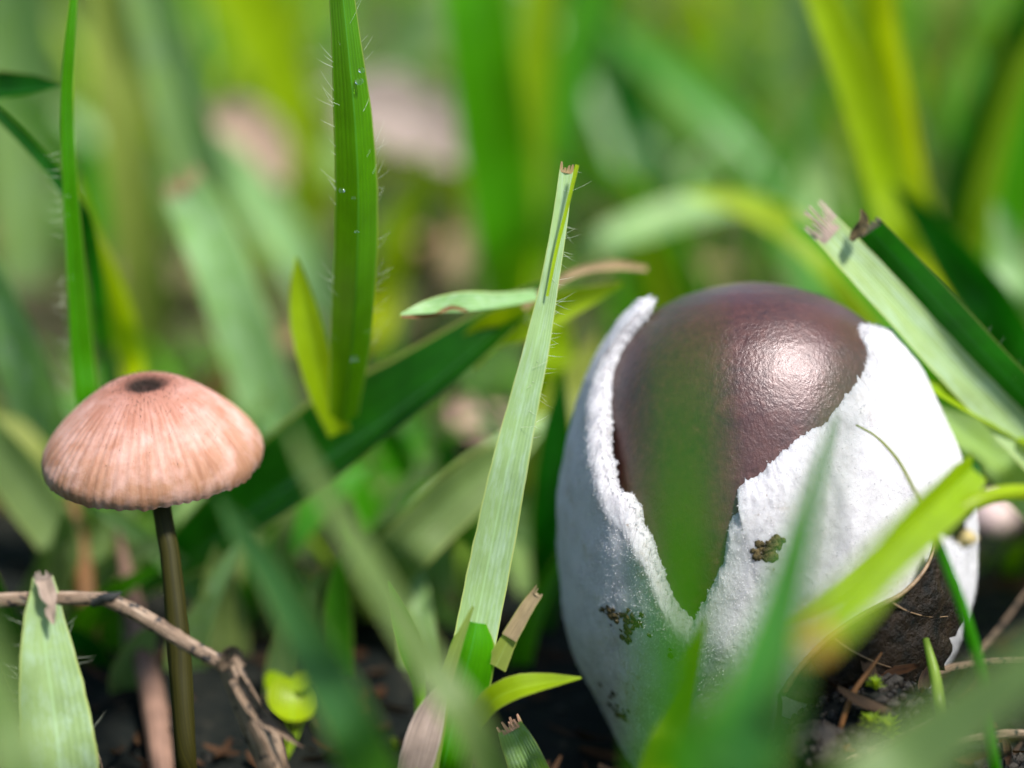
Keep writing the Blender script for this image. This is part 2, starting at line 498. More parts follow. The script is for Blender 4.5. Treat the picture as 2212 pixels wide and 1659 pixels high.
        ff += [(q, q + 1, q + 3), (q + 1, q + 2, q + 3), (q + 2, q, q + 3)]
    fz = mesh_obj('fuzz', fv, ff, simple('cotton_fuzz', (.50, .49, .52), (.56, .55, .575), 400, .6, 0, .0001), veil, origin=base, smooth=False)
    fz['kind'] = 'stuff'
    # ---- the brown cap
    CAPT = [(609, 0), (612, 42), (622, 98), (640, 156), (665, 203), (700, 246), (750, 284), (810, 310), (880, 327), (960, 338), (1050, 348), (1150, 352), (1250, 350), (1350, 336), (1450, 300), (1550, 230), (1620, 120), (1640, 0)]
    cv = np.array([c[0] for c in CAPT], float); cr = np.array([c[1] * np.interp(c[0], [650, 850, 1200, 1500], [1, 1.05, 1.05, 1]) for c in CAPT], float)
    V, F, UV = [], [], []
    NR, NC = 120, 160
    sl = np.concatenate([[0], np.cumsum(np.hypot(np.diff(cv), np.diff(cr)))])
    for i in range(NR):
        s = sl[-1] * (i + .02) / NR
        v = np.interp(s, sl, cv); r = np.mean([np.interp(min(max(s + e, 0), sl[-1]), sl, cr) for e in (-24, -12, 0, 12, 24)]) if 20 < s < sl[-1] - 20 else np.interp(s, sl, cr)
        cx = 1618 + np.interp(v, [600, 900, 1100, 1700], [8, 3, 0, -5])
        for j in range(NC):
            th = j / NC * 2 * math.pi
            p = EO + RIGHT * ((cx - 1640) + r * math.sin(th)) * EK + UP * ((1100 - v) * EK) - FWD * (r * 1.0 * math.cos(th) * EK)
            n = (RIGHT * math.sin(th) - FWD * math.cos(th))
            p += n * (.02 * noise.noise(p * .8)) * min(1, r / 60)
            V.append(p); UV.append((j / NC, i / NR))
    for i in range(NR - 1):
        for j in range(NC):
            F.append((i * NC + j, (i + 1) * NC + j, (i + 1) * NC + (j + 1) % NC, i * NC + (j + 1) % NC))
    F.append(tuple(range(NC)))
    m, nt, nd, lk, out = nodes_of('brown_satin_cap')
    o = coords(nt)
    st = nd.new('ShaderNodeMapping'); st.inputs['Scale'].default_value = (1, 1, .6); lk.new(o, st.inputs[0])
    fib = noisen(nt, st.outputs[0], 2300, 4, .7); grain = noisen(nt, o, 1100, 4, .6); big = noisen(nt, o, 110, 3)
    c = ramp(nt, grain, [(.3, (.018, .007, .004)), (.6, (.050, .018, .011)), (.8, (.105, .042, .03))])
    c = mixc(nt, ramp(nt, big, [(.4, (0,) * 3), (.65, (.55,) * 3)]), c, (.07, .024, .016))
    b = bumpn(nt, mathn(nt, 'ADD', fib, mathn(nt, 'MULTIPLY', noisen(nt, o, 900, 3, .6), .5)), .6, .00014)
    rg = ramp(nt, noisen(nt, o, 160, 4, .6), [(.35, (.30,) * 3), (.65, (.42,) * 3)])
    pc = princ(nt, c, rg, .8, b); pc.inputs['Specular Tint'].default_value = (1, .88, .93, 1)
    lk.new(pc.outputs[0], out.inputs[0])
    cap = mesh_obj('cap', V, F, m, root, UV, origin=base)
    cap['label'] = 'smooth dark brown cap with a satin shine'
    return root
build_mushroom()

# dried dirt on the veil
def dirt(label, spots, seed):
    rnd = random.Random(seed)
    V, F = [], []
    for u, v, s, n in spots:
        for _ in range(n):
            p = shell_front(u + rnd.gauss(0, s), v + rnd.gauss(0, s * .6), 0)
            p += (p - EO).normalized() * (.06 * noise.noise(p * .9) + .034 * noise.noise(p * 2.3) + .014 * noise.noise(p * 6))
            r = rnd.uniform(.014, .05)
            bm = bmesh.new(); bmesh.ops.create_icosphere(bm, subdivisions=1, radius=r)
            q = len(V)
            nrm = (p - EO).normalized()
            for w in bm.verts:
                c = w.co * (1 + .6 * noise.noise(w.co * 50 + p * 9))
                c = c - nrm * c.dot(nrm) * .6
                V.append(p + c)
            bm.verts.index_update()
            F += [tuple(q + x.index for x in f.verts) for f in bm.faces]
            bm.free()
    o = mesh_obj('dirt', V, F, M_DIRT, origin=V[0])
    tag(o, label, 'dirt', kind='stuff')
dirt('dark speckled dirt stuck on the white veil below the torn edge', [(1322, 1322, 10, 22), (1352, 1328, 11, 26), (1376, 1346, 9, 14), (1360, 1362, 6, 12), (1356, 1383, 6, 10), (1400, 1365, 14, 7), (1340, 1345, 22, 8)], 1)
dirt('olive crust of dirt on the white veil beside the dark green blade', [(1648, 1190, 9, 34), (1668, 1176, 10, 40), (1660, 1202, 7, 20), (1680, 1165, 6, 12)], 2)
dirt('small brown dirt spot at the end of a thin green stalk on the veil', [(1846, 911, 6, 12), (1852, 916, 4, 6)], 3)

dirt('tiny brown flecks scattered on the sunlit shoulder of the veil', [(1875, 895, 5, 3), (1895, 918, 5, 4), (1870, 875, 18, 3), (1905, 860, 25, 3)], 4)
dirt('brown stain flecks along the thin outer edge of the veil', [(1268, 900, 7, 6), (1262, 925, 5, 8), (1255, 1010, 6, 4), (1290, 770, 5, 8)], 5)
dirt('yellowish dirt just below the point of the tear', [(1490, 1392, 9, 10), (1470, 1400, 12, 8)], 6)
dirt('brown smear of soil low on the veil', [(1330, 1530, 14, 10), (1345, 1550, 10, 14), (1320, 1500, 12, 6)], 7)

# ================================================================== the small pink mushroom
def build_small():
    D = 25.3; k = D / FPX
    top = P(313, 829, D)
    bq, bd = G(408, 1745)
    root = empty('slender_mushroom', bq)
    tag(root, 'small pinkish pleated mushroom with a dark centre on a slender olive stem', 'mushroom')
    tilt = math.radians(6)                        # the cap nods towards the camera
    ax = Vector((-.03, -math.sin(tilt), math.cos(tilt))).normalized()
    ex = Vector((1, 0, .03)).normalized(); ey = ax.cross(ex).normalized()
    prof = [(0, -.05), (.06, -.048), (.12, -.036), (.18, -.018), (.25, .0), (.34, -.012), (.46, -.058), (.6, -.15), (.74, -.26), (.88, -.385), (1.0, -.505), (1.10, -.62), (1.17, -.725), (1.205, -.80), (1.21, -.88), (1.19, -.95)]
    n, NC = 70, 480
    pr = spline([(a, b, 0) for a, b in prof], n)
    V, F, UV = [], [], []
    NP = 58
    def wob(th): return 1 + .022 * math.sin(th * 2 + .7) + .016 * math.sin(3 * th + 2) + .012 * noise.noise(Vector((math.cos(th) * 3, math.sin(th) * 3, 6)))
    for i, (r, z, _) in enumerate(pr):
        f = max(0, min(1, (r - .3) / .6))
        for j in range(NC):
            th = j / NC * 2 * math.pi
            ph = th * NP + 4.5 * noise.noise(Vector((math.cos(th) * 3, math.sin(th) * 3, 0)))
            pleat = .005 * f * math.cos(ph)
            edge = (i / (n - 1)) ** 14
            rr = r * wob(th)
            zz = z + pleat * .7 - edge * (.02 * (math.cos(ph) * .5 + .5) + .035 * noise.noise(Vector((math.cos(th) * 6, math.sin(th) * 6, 3))))
            zz -= .03 * math.sin(th + 2.4) * (r / 1.2) ** 2
            rr += pleat * .6
            V.append(top + ex * (math.cos(th) * rr) + ey * (math.sin(th) * rr) + ax * zz); UV.append((j / NC, r / 1.21))
    for i in range(n - 1):
        for j in range(NC):
            F.append((i * NC + j, (i + 1) * NC + j, (i + 1) * NC + (j + 1) % NC, i * NC + (j + 1) % NC))
    m, nt, nd, lk, out = nodes_of('pink_pleated_cap')
    uv = coords(nt, 'UV'); sep = nd.new('ShaderNodeSeparateXYZ'); lk.new(uv, sep.inputs[0])
    o = coords(nt)
    comb = nd.new('ShaderNodeCombineXYZ'); lk.new(mathn(nt, 'MULTIPLY', sep.outputs[0], 90), comb.inputs[0]); lk.new(mathn(nt, 'MULTIPLY', sep.outputs[1], 5), comb.inputs[1])
    fib = noisen(nt, comb.outputs[0], 1, 3, .6)
    c = ramp(nt, sep.outputs[1], [(.0, (.010, .007, .005)), (.12, (.014, .009, .006)), (.25, (.25, .11, .08)), (.5, (.37, .185, .14)), (.8, (.40, .215, .155)), (1, (.29, .155, .095))])
    # pleat lines: thin darker furrows
    st = ramp(nt, fib, [(.38, (.78, .68, .62)), (.58, (1, 1, 1))])
    fr = nd.new('ShaderNodeMapRange'); lk.new(sep.outputs[1], fr.inputs[0]); fr.inputs[1].default_value = .2; fr.inputs[2].default_value = .5
    c = mixc(nt, mathn(nt, 'MULTIPLY', fr.outputs[0], .8), c, mixc(nt, 1.0, c, st, 'MULTIPLY'))
    mott = noisen(nt, o, 330, 4)
    c = mixc(nt, mathn(nt, 'MULTIPLY', fr.outputs[0], ramp(nt, mott, [(.42, (0,) * 3), (.72, (.45,) * 3)])), c, (.66, .45, .42))
    b = bumpn(nt, noisen(nt, o, 1800, 4), .3, .0002)
    pp = princ(nt, c, .68, .12, b, (.25, (1, .5, .35), .001))
    lk.new(pp.outputs[0], out.inputs[0])
    cap = mesh_obj('cap', V, F, m, root, UV, origin=top)
    # underside and gills
    V, F, UV = [], [], []
    und = [(1.193, -.945), (1.15, -.90), (.9, -.66), (.6, -.48), (.3, -.42), (.08, -.42)]
    M = NP * 2
    for i, (r, z) in enumerate(und):
        for j in range(M * 2):
            th = j / (M * 2) * 2 * math.pi
            dz = -.09 * math.sin(math.pi * i / 5) * (1 if j % 2 else 0)
            rr = r * wob(th)
            zz = z + dz - .03 * math.sin(th + 2.4) * (r / 1.2) ** 2
            V.append(top + ex * (math.cos(th) * rr) + ey * (math.sin(th) * rr) + ax * zz); UV.append((j / M / 2, i / 5))
    MM = M * 2
    for i in range(len(und) - 1):
        for j in range(MM):
            F.append((i * MM + j, i * MM + (j + 1) % MM, (i + 1) * MM + (j + 1) % MM, (i + 1) * MM + j))
    g = mesh_obj('gill_layer', V, F, simple('dark_gills', (.06, .05, .04), (.12, .09, .07), 300), cap, UV, smooth=False, origin=top); g['kind'] = 'stuff'
    # stem
    a = top + ax * -.45
    pts = [P(409, 1900, bd), bq, P(402, 1640, 24.9), P(388, 1420, 24.95), P(370, 1220, 25.05), P(352, 1115, 25.15), a]
    wd = [48, 48, 44, 50, 43, 41, 42]
    raw = [(*p, w * k) for p, w in zip(pts, wd)]
    V, F, UV = tube_data(raw, 60, 18, rough=.05)
    m, nt, nd, lk, out = nodes_of('olive_brown_stem')
    uv = coords(nt, 'UV'); mp = nd.new('ShaderNodeMapping'); mp.inputs['Scale'].default_value = (26, 2.5, 1); lk.new(uv, mp.inputs[0])
    c = ramp(nt, noisen(nt, mp.outputs[0], 1, 4), [(.3, (.014, .013, .001)), (.7, (.034, .030, .003))])
    lk.new(princ(nt, c, .6, .2).outputs[0], out.inputs[0])
    mesh_obj('stem', V, F, m, root, UV, origin=bq)
    # fine bristles round the dark centre
    rnd = random.Random(5); fv, ff = [], []
    for _ in range(900):
        r = abs(rnd.gauss(.25, .3)); th = rnd.random() * 6.283
        if r > 1.1: continue
        z = float(np.interp(r, [p[0] for p in prof], [p[1] for p in prof]))
        p = top + ex * math.cos(th) * r + ey * math.sin(th) * r + ax * z
        d = (ax + Vector((rnd.gauss(0, .4), rnd.gauss(0, .4), 0)) + (ex * math.cos(th) + ey * math.sin(th)) * r * .6).normalized()
        w = .003; a_ = d.orthogonal().normalized() * w; b_ = d.cross(a_).normalized() * w; q = len(fv)
        fv += [p + a_, p - a_ * .5 + b_ * .87, p - a_ * .5 - b_ * .87, p + d * rnd.uniform(.02, .05)]
        ff += [(q, q + 1, q + 3), (q + 1, q + 2, q + 3), (q + 2, q, q + 3)]
    h = mesh_obj('fuzz', fv, ff, simple('cap_down', (.03, .02, .015), (.12, .07, .055), 500), cap, origin=top, smooth=False); h['kind'] = 'stuff'
build_small()

# ================================================================== grass
def hairs(parent, frames, side, n, ln, seed, rng=(0, 1), up=.6, spread=.4):
    rnd = random.Random(seed); V, F = [], []
    for _ in range(n):
        f = rng[0] + (rng[1] - rng[0]) * rnd.random()
        c, t, a, nn, w = frames[min(len(frames) - 1, int(f * len(frames)))]
        s = side if side else rnd.choice((-1, 1))
        p = c + a * (s * w * .5 * (1 if rnd.random() < .75 else rnd.random())) + t * rnd.uniform(-.1, .1)
        d = (a * s + t * (up + rnd.gauss(0, spread)) + nn * rnd.gauss(.1, .4)).normalized()
        L = ln * rnd.uniform(.4, 1.2); r = .0020
        b1 = d.orthogonal().normalized() * r; b2 = d.cross(b1).normalized() * r
        mid = p + d * L * .55 + t * L * .08; q = len(V)
        V += [p + b1, p - b1 * .5 + b2 * .87, p - b1 * .5 - b2 * .87, mid + b1 * .6, mid + (b2 * .87 - b1 * .5) * .6, mid - (b2 * .87 + b1 * .5) * .6, p + d * L + t * L * .22]
        for x in range(3):
            y = (x + 1) % 3
            F += [(q + x, q + y, q + 3 + y, q + 3 + x), (q + 3 + x, q + 3 + y, q + 6)]
    h = mesh_obj('hair', V, F, M_HAIR, parent, origin=Vector(parent['_o'])); h['kind'] = 'stuff'
    return h

def torn_tip(parent, frames, mat, ln, seed, n=9, rag=.7, name='torn_tip'):
    """ragged fibres that carry on where a blade was cut"""
    rnd = random.Random(seed); V, F, UV = [], [], []
    c, t, a, nn, w = frames[-1]
    c = c - t * ln * .25
    for i in range(n):
        s0, s1 = -1 + 2 * i / n, -1 + 2 * (i + 1) / n
        L = ln * (1 - rag * rnd.random()); lift = nn * rnd.gauss(.004, .02); bend = nn * rnd.gauss(0, .06) + a * rnd.gauss(0, .05)
        q = len(V)
        for k in range(5):
            f = k / 4; sh = 1 - .55 * f * f
            cc = c + t * (L * f) + nn * .006 + lift * f + bend * (L * f * f)
            m_ = (s0 + s1) / 2; hw = (s1 - s0) / 2
            for s in (m_ - hw * sh, m_ + hw * sh):
                V.append(cc + a * (s * w * .5)); UV.append(((s + 1) / 2, f))
        for k in range(4):
            F.append((q + 2 * k, q + 2 * k + 1, q + 2 * k + 3, q + 2 * k + 2))
    return mesh_obj(name, V, F, mat, parent, UV, origin=Vector(parent['_o']))

_seed = [0]
def blade(label, pts, pal='fresh', roll=0, fold=.15, curl=0, wave=.3, group=None, parent=None, name='grass_leaf', n=44, m=8, cat='grass blade', raw=None):
    _seed[0] += 1
    V, F, UV, fr = strip_data(pts, n, m, roll, fold, curl, wave, _seed[0], raw)
    org = fr[0][0]
    mat = PAL[pal] if isinstance(pal, str) else pal
    o = mesh_obj(name, V, F, mat, parent, UV, origin=org)
    if parent is None:
        tag(o, label, cat, group)
    elif label:
        o['label'] = label
    return o, fr

# ---- 1. creeping shoot: diagonal dark stem leaf with the tall hairy blade and its small leaves
def shoot():
    q, d = G(250, 1300)
    root = empty('creeping_grass_shoot', q)
    tag(root, 'creeping grass shoot with a dark slanting leaf and one tall hairy upright leaf', 'grass shoot')
    a, fr = blade('broad dark green leaf slanting up', [(255, 1296, 'g', 40), (400, 1200, 29, 100), (560, 1075, 28.2, 150), (720, 960, 27.6, 170), (880, 850, 27.3, 130), (1020, 745, 27.2, 95), (1120, 665, 27.3, 62), (1200, 610, 27.4, 20)], 'deep', roll=-38, fold=.28, parent=root, name='leaf', n=60)
    b, fr = blade('tall upright green leaf with fine white hairs', [(742, 905, 27.0, 62), (757, 760, 26.3, 88), (768, 600, 25.6, 94), (772, 420, 25.1, 93), (764, 250, 24.8, 84), (750, 100, 24.6, 66), (738, -20, 24.5, 54), (715, -220, 24.3, 32), (690, -420, 24.1, 6)],
                  'tall', roll=6, fold=-.42, wave=.06, parent=root, name='leaf', n=80, m=14)
    hairs(b, fr, 0, 60, .22, 11, (.15, .72), up=1.0, spread=.5)
    blade('small pointed lime leaf', [(735, 935, 27.4, 50), (700, 850, 27.2, 62), (672, 740, 27.0, 74), (652, 640, 26.9, 52), (640, 556, 26.8, 6)], 'lime', roll=-10, parent=root, name='leaf')
    c, _ = blade('curled pale leaf with a rusty nibbled edge', [(1165, 640, 26.4, 24), (1080, 655, 26.1, 34), (1000, 660, 25.9, 44), (930, 668, 25.7, 32), (866, 681, 25.6, 5)], 'mint', roll=52, fold=.1, curl=.2, parent=root, name='leaf')
    V, F, UV, _f = strip_data([(1010, 672, 25.82, 7), (975, 664, 25.8, 9), (940, 680, 25.66, 9), (905, 683, 25.6, 9), (866, 684, 25.55, 5)], 30, 3)
    mesh_obj('nibbled_edge', V, F, PAL['rust'], c, UV, origin=Vector(c['_o']))
    blade('lime leaf behind the pale grass blade', [(1000, 780, 27.6, 60), (1060, 715, 27.3, 80), (1140, 690, 27.2, 80), (1240, 650, 27.3, 55), (1345, 612, 27.5, 8)], 'lime', roll=25, parent=root, name='leaf')
    blade('dry tan strand curling at its end', [(1130, 665, 26.9, 16), (1200, 612, 26.9, 20), (1260, 582, 27, 18), (1330, 572, 27.2, 22), (1398, 580, 27.4, 12)], 'straw', parent=root, name='strand', m=4)
shoot()

# ---- 2. tiller in the middle: long pale blade rising from a green sheath
def tiller():
    q, d = G(935, 1750)
    root = empty('grass_tiller', q)
    tag(root, 'grass tiller with a long pale tapering leaf beside the white veil', 'grass tiller')
    b, fr = blade('long pale tapering leaf with its tip snapped off', [(1012, 1440, 24.2, 92), (1032, 1340, 24.3, 92), (1064, 1180, 24.3, 90), (1098, 1010, 24.2, 80), (1130, 870, 24.2, 66), (1160, 740, 24.2, 54), (1186, 610, 24.25, 40), (1208, 480, 24.3, 34), (1223, 368, 24.35, 30)],
                  'silver', roll=20, fold=.16, wave=.12, parent=root, name='leaf', n=90, m=12)
    hairs(b, fr, -1, 46, .2, 21, (.45, .98), up=-.2, spread=.5)
    torn_tip(b, fr, PAL['straw'], .12, 4, 4)
    blade(None, [(1182, 640, 24.18, 6), (1202, 540, 24.2, 8), (1222, 460, 24.2, 8), (1247, 356, 24.2, 9)], 'lime', parent=b, name='split_fibre', m=3)
    blade('green sheath wrapping the leaf base', [(935, 1750, 'g', 130), (958, 1650, 24.2, 128), (985, 1540, 24.1, 120), (1008, 1450, 24.0, 108), (1022, 1390, 23.95, 92), (1030, 1345, 23.95, 40)], 'fresh', fold=0, curl=-.4, parent=root, name='sheath', m=12)
    blade('dried brown sheath edge', [(915, 1700, 23.8, 50), (935, 1600, 23.8, 44), (958, 1500, 23.8, 30), (985, 1400, 23.8, 24), (1022, 1310, 23.8, 6)], 'olive', parent=root, name='dry_sheath')
    blade('tan bleached husk at the foot', [(880, 1720, 23.9, 60), (905, 1620, 23.7, 76), (930, 1540, 23.7, 60), (962, 1470, 23.7, 10)], 'bleached', parent=root, name='husk', roll=15)
    s, fr = blade('small stub with a dry tan end', [(1070, 1440, 24.0, 50), (1105, 1370, 24.0, 34), (1140, 1310, 24.0, 28)], 'olive', parent=root, name='leaf_stub', n=24)
    V, F, UV, f2 = strip_data([(1100, 1378, 23.96, 36), (1140, 1310, 23.96, 30), (1160, 1282, 23.96, 26)], 16, 6)
    t = mesh_obj('dry_end', V, F, PAL['straw'], s, UV, origin=Vector(s['_o']))
    torn_tip(s, f2, PAL['straw'], .09, 5, 5)
    blade('short pointed green leaf', [(1030, 1560, 24.0, 36), (1060, 1515, 23.8, 50), (1110, 1488, 23.7, 52), (1175, 1474, 23.7, 36), (1256, 1464, 23.7, 4)], 'lime', roll=-25, fold=.2, parent=root, name='leaf', n=50)
tiller()

# ---- 3. folded torn blade leaning from the right over the veil
def folded():
    g, d = G(2620, 1500)
    root = empty('folded_grass_leaf', g)
    tag(root, 'broad folded grass leaf with a torn whitish end leaning over the veil', 'grass blade')
    def ln(off, dd):
        pts = [(2340 + off, 1090, 26.7, 84), (2245 + off, 988, 26.5, 84), (2155 + off, 892, 26.3, 82), (2066 + off, 800, 26.1, 80), (1973 + off, 698, 25.9, 78), (1883 + off, 600, 25.8, 76), (1823 + off, 536, 25.75, 72), (1784 + off, 494, 25.7, 68)]
        return [(g.x, g.y, g.z, .2), (*P(2440 + off, 1210, 27), .3)] + [(q[0], q[1], q[2], q[3]) for q in line3([(u, v, d_ + dd, w) for u, v, d_, w in pts])]
    b, fr = blade('pale half of the fold', None, 'silver', roll=26, fold=.08, wave=.05, raw=ln(0, 0), n=90, m=10, parent=root, name='leaf_half')  # light falling on this half is put into its pale colour
    torn_tip(b, fr, PAL['bleached'], .45, 8, 11, .6)
    b2, fr2 = blade('dark green half of the fold with a pale edge', None, 'deep', roll=-34, fold=.05, wave=.05, raw=ln(92, .05), n=90, m=10, parent=root, name='leaf_half')  # same leaf, its shaded side painted in darker green
    torn_tip(b2, fr2, PAL['bleached'], .16, 9, 6, .8)
    hairs(b2, fr2, 0, 14, .12, 33, (.3, .95))
    V, F, UV, f2 = strip_data([(1838, 520, 25.55, 12), (1856, 498, 25.55, 26), (1866, 474, 25.55, 20), (1860, 452, 25.55, 6)], 14, 4, wave=2)
    mesh_obj('brown_scab', V, F, M_DIRT, b2, UV, origin=Vector(b2['_o']))
folded()

# ---- 4. blades that are clear or half clear, from the photograph
b, fr = blade('thin upright hairy blade behind the pink mushroom cap', [(215, 1170, 'g', 50), (192, 950, 27.6, 52), (172, 760, 26.9, 50), (158, 560, 26.4, 40), (147, 380, 26, 32), (142, 220, 25.8, 28), (150, 80, 25.6, 22), (163, -60, 25.5, 14), (172, -220, 25.4, 3)], 'fresh', roll=30, fold=.3, n=70)
hairs(b, fr, 1, 50, .24, 41, (.35, .75), up=.1)
blade('narrow dark stalk crossing behind the thin hairy blade', [(250, 1010, 'g', 30), (200, 560, 28, 36), (135, 402, 27, 34), (60, 310, 26.7, 30), (-10, 240, 26.5, 26), (-140, 120, 26.3, 8)], 'deep', roll=10)
blade('dark drooping leaf tip with a brown end beside the thin hairy blade', [(-260, 700, 'g', 60), (-200, 330, 27.5, 80), (-90, 205, 27, 74), (30, 192, 26.8, 56), (95, 188, 26.6, 34), (134, 184, 26.5, 5)], 'deep', roll=-35, curl=.2)
b, fr = blade('wide pale blade with a chewed white tip under the dry twig', [(150, 1880, 'g', 150), (132, 1659, 23.6, 158), (118, 1540, 23.6, 146), (102, 1420, 23.6, 118), (94, 1340, 23.6, 88), (95, 1290, 23.6, 66), (92, 1246, 23.6, 44)], 'silver', roll=14, fold=.1, n=70, m=12)
hairs(b, fr, 0, 18, .18, 51, (.3, .9))
V, F, UV, f2 = strip_data([(116, 1348, 23.5, 6), (110, 1322, 23.5, 24), (112, 1306, 23.5, 18), (104, 1284, 23.5, 36), (98, 1262, 23.5, 34), (92, 1246, 23.5, 40)], 26, 6, wave=1)
ct = mesh_obj('chewed_patch', V, F, PAL['bleached'], b, UV, origin=Vector(b['_o']))
torn_tip(b, f2, PAL['bleached'], .1, 52, 6)
blade('slim bright leaf standing between the tiller and the slanting blades', [(912, 1560, 'g', 18), (905, 1470, 25.6, 34), (885, 1400, 25.2, 50), (862, 1330, 25.0, 38), (838, 1256, 24.9, 4)], 'fresh', roll=22)
b, fr = blade('stubby cut blade with a pinkish torn end below the short pointed leaf', [(1190, 1760, 'g', 90), (1150, 1670, 24.3, 84), (1118, 1600, 24.2, 70), (1102, 1570, 24.2, 56)], 'mint', roll=-20, n=24)
torn_tip(b, fr, PAL['pink'], .2, 61, 7)
blade('long slack blade slanting down across the foot of the tiller', [(1190, 2000, 'g', 90), (1040, 1620, 19.4, 84), (930, 1440, 19.2, 74), (830, 1280, 19.0, 62), (740, 1130, 18.8, 50), (670, 1010, 18.6, 34), (620, 910, 18.5, 5)], 'sage', roll=20, fold=.12)
blade('broad muted blade slanting down beside the dry twig', [(930, 2050, 'g', 130), (790, 1640, 19.4, 120), (700, 1450, 19.6, 104), (600, 1260, 19.8, 74), (530, 1160, 20, 52), (468, 1070, 20.2, 6)], 'muted', roll=-28, fold=.1)
blade('dark grass blade in front of the veil with its tip on the white', [(1540, 2300, 'g', 150), (1560, 1760, 16.4, 190), (1612, 1560, 17.2, 146), (1672, 1360, 18.1, 98), (1718, 1190, 19.0, 62), (1752, 1060, 19.7, 38), (1782, 950, 20.2, 22), (1800, 890, 20.4, 6)], 'front', roll=12, fold=.1)
blade('very blurred green blade rising in front of the brown cap', [(1440, 2900, 'g', 60), (1455, 1900, 14.6, 120), (1468, 1600, 14.2, 130), (1480, 1300, 13.9, 126), (1482, 1100, 13.7, 108), (1480, 900, 13.5, 80), (1480, 740, 13.3, 44), (1485, 620, 13.2, 4)], 'fresh', roll=-25)
blade('very blurred thin blade tip in front of the veil shoulder', [(1600, 2500, 'g', 30), (1680, 1700, 16.2, 40), (1740, 1250, 15.8, 40), (1790, 1000, 15.6, 40), (1835, 830, 15.4, 36), (1860, 750, 15.3, 20), (1880, 690, 15.2, 3)], 'muted', roll=25)
blade('bright stem-like blade rising at the foot of the veil', [(1390, 1900, 'g', 100), (1432, 1659, 21.2, 104), (1462, 1560, 21.0, 80), (1498, 1450, 20.8, 44), (1535, 1340, 20.6, 6)], 'lime', roll=-18, fold=.2)
blade('small pale leaf tip pointing at the soil crumbs', [(1440, 1840, 'g', 50), (1530, 1680, 22.8, 56), (1590, 1630, 22.7, 36), (1672, 1600, 22.6, 4)], 'mint', roll=20)
blade('wide out of focus blade slanting across the soil beside the veil', [(1560, 2250, 'g', 150), (1800, 1800, 17.2, 170), (1960, 1650, 17.0, 166), (2100, 1540, 16.8, 140), (2230, 1440, 16.6, 104), (2400, 1310, 16.4, 20)], 'sage', roll=-22, fold=.12)
blade('smooth out of focus blade rising beside the wide chewed pale blade', [(140, 2500, 'g', 90), (60, 1800, 16.8, 130), (10, 1560, 16.6, 118), (-40, 1380, 16.4, 60), (-80, 1250, 16.2, 6)], 'sage', roll=20)
blade('dark narrow blade standing behind the wide chewed pale blade', [(60, 1500, 'g', 80), (10, 1380, 27, 80), (-40, 1240, 26.6, 60), (-90, 1100, 26.4, 6)], 'deep', roll=20)

# ---- 5. runner on the right: node with lime leaf in front of the veil, thin stalks
def runner():
    q, d = G(2185, 1800)
    root = empty('grass_runner', q)
    tag(root, 'grass runner with a lime leaf lying across the white veil', 'grass runner')
    V, F, UV = tube_data(line3([(2185, 1800, 'g', 24), (2150, 1659, 23.0, 24), (2125, 1480, 22.8, 26), (2085, 1330, 22.6, 24), (2040, 1210, 22.5, 22), (2012, 1140, 22.4, 22)]), 40, 10)
    mesh_obj('stalk', V, F, PAL['fresh'], root, UV, origin=q)
    blade('lime leaf with an orange end lying across the veil', [(2108, 1010, 22.7, 60), (2060, 1062, 22.3, 90), (1990, 1130, 21.2, 98), (1920, 1200, 19.8, 100), (1850, 1280, 18.4, 98), (1795, 1345, 17.3, 84), (1760, 1388, 16.6, 50)], 'lime', roll=-18, fold=.3, parent=root, name='leaf', n=60, m=10)
    blade('orange withered leaf end', [(1786, 1352, 17.05, 76), (1768, 1372, 16.7, 72), (1752, 1392, 16.4, 56), (1740, 1408, 16.2, 16)], blade_mat('orange_withered', (.46, .30, .02), (.5, .34, .01), .4, .5), parent=root, name='withered_end', roll=-18)
    blade('narrow lime fold of the leaf', [(2040, 1075, 22.5, 20), (1930, 1175, 22.2, 34), (1820, 1270, 21.9, 36), (1705, 1350, 21.6, 8)], 'lime', roll=20, parent=root, name='leaf')
    blade('dark green sheath at the node', [(2030, 1150, 22.5, 50), (2060, 1090, 22.6, 84), (2090, 1040, 22.8, 86), (2110, 1000, 23, 20)], 'deep', roll=20, parent=root, name='sheath')
    V, F, UV = tube_data(line3([(2058, 1112, 22.3, 30), (2110, 1082, 22.4, 34), (2170, 1064, 22.6, 32), (2240, 1066, 22.9, 30), (2330, 1100, 23.4, 20)]), 30, 10)
    mesh_obj('stalk', V, F, PAL['lime'], root, UV, origin=q)
    V, F, UV = tube_data(line3([(1995, 1095, 22.9, 9), (1975, 1060, 23.2, 9), (1940, 995, 23.6, 8), (1895, 945, 23.8, 6), (1850, 918, 24.0, 4)]), 30, 7)
    mesh_obj('tendril', V, F, PAL['olive'], root, UV, origin=q)
runner()
tag(mesh_obj('thin_stalk', *tube_data(line3([(2070, 1760, 'g', 22), (2035, 1560, 23.6, 26), (2020, 1460, 23.8, 24), (2000, 1380, 24, 14)]), 24, 8)[:2], PAL['fresh'], origin=G(2070, 1760)[0]), 'thin green stalk standing against the rotting leaf', 'stalk')
blade('yellowish blade with a brown streak lying past the veil shoulder', [(2420, 1010, 'g', 120), (2300, 960, 27.5, 100), (2180, 905, 26.6, 84), (2090, 868, 26.2, 58), (2020, 838, 26, 26), (1985, 822, 26, 5)], 'lime', roll=45, fold=.2)
blade('soft mint blade curving down behind the lime leaf', [(2420, 1180, 'g', 150), (2290, 1090, 28, 160), (2180, 1000, 27.6, 130), (2080, 930, 27.2, 70), (2030, 880, 27, 8)], 'mint', roll=20)

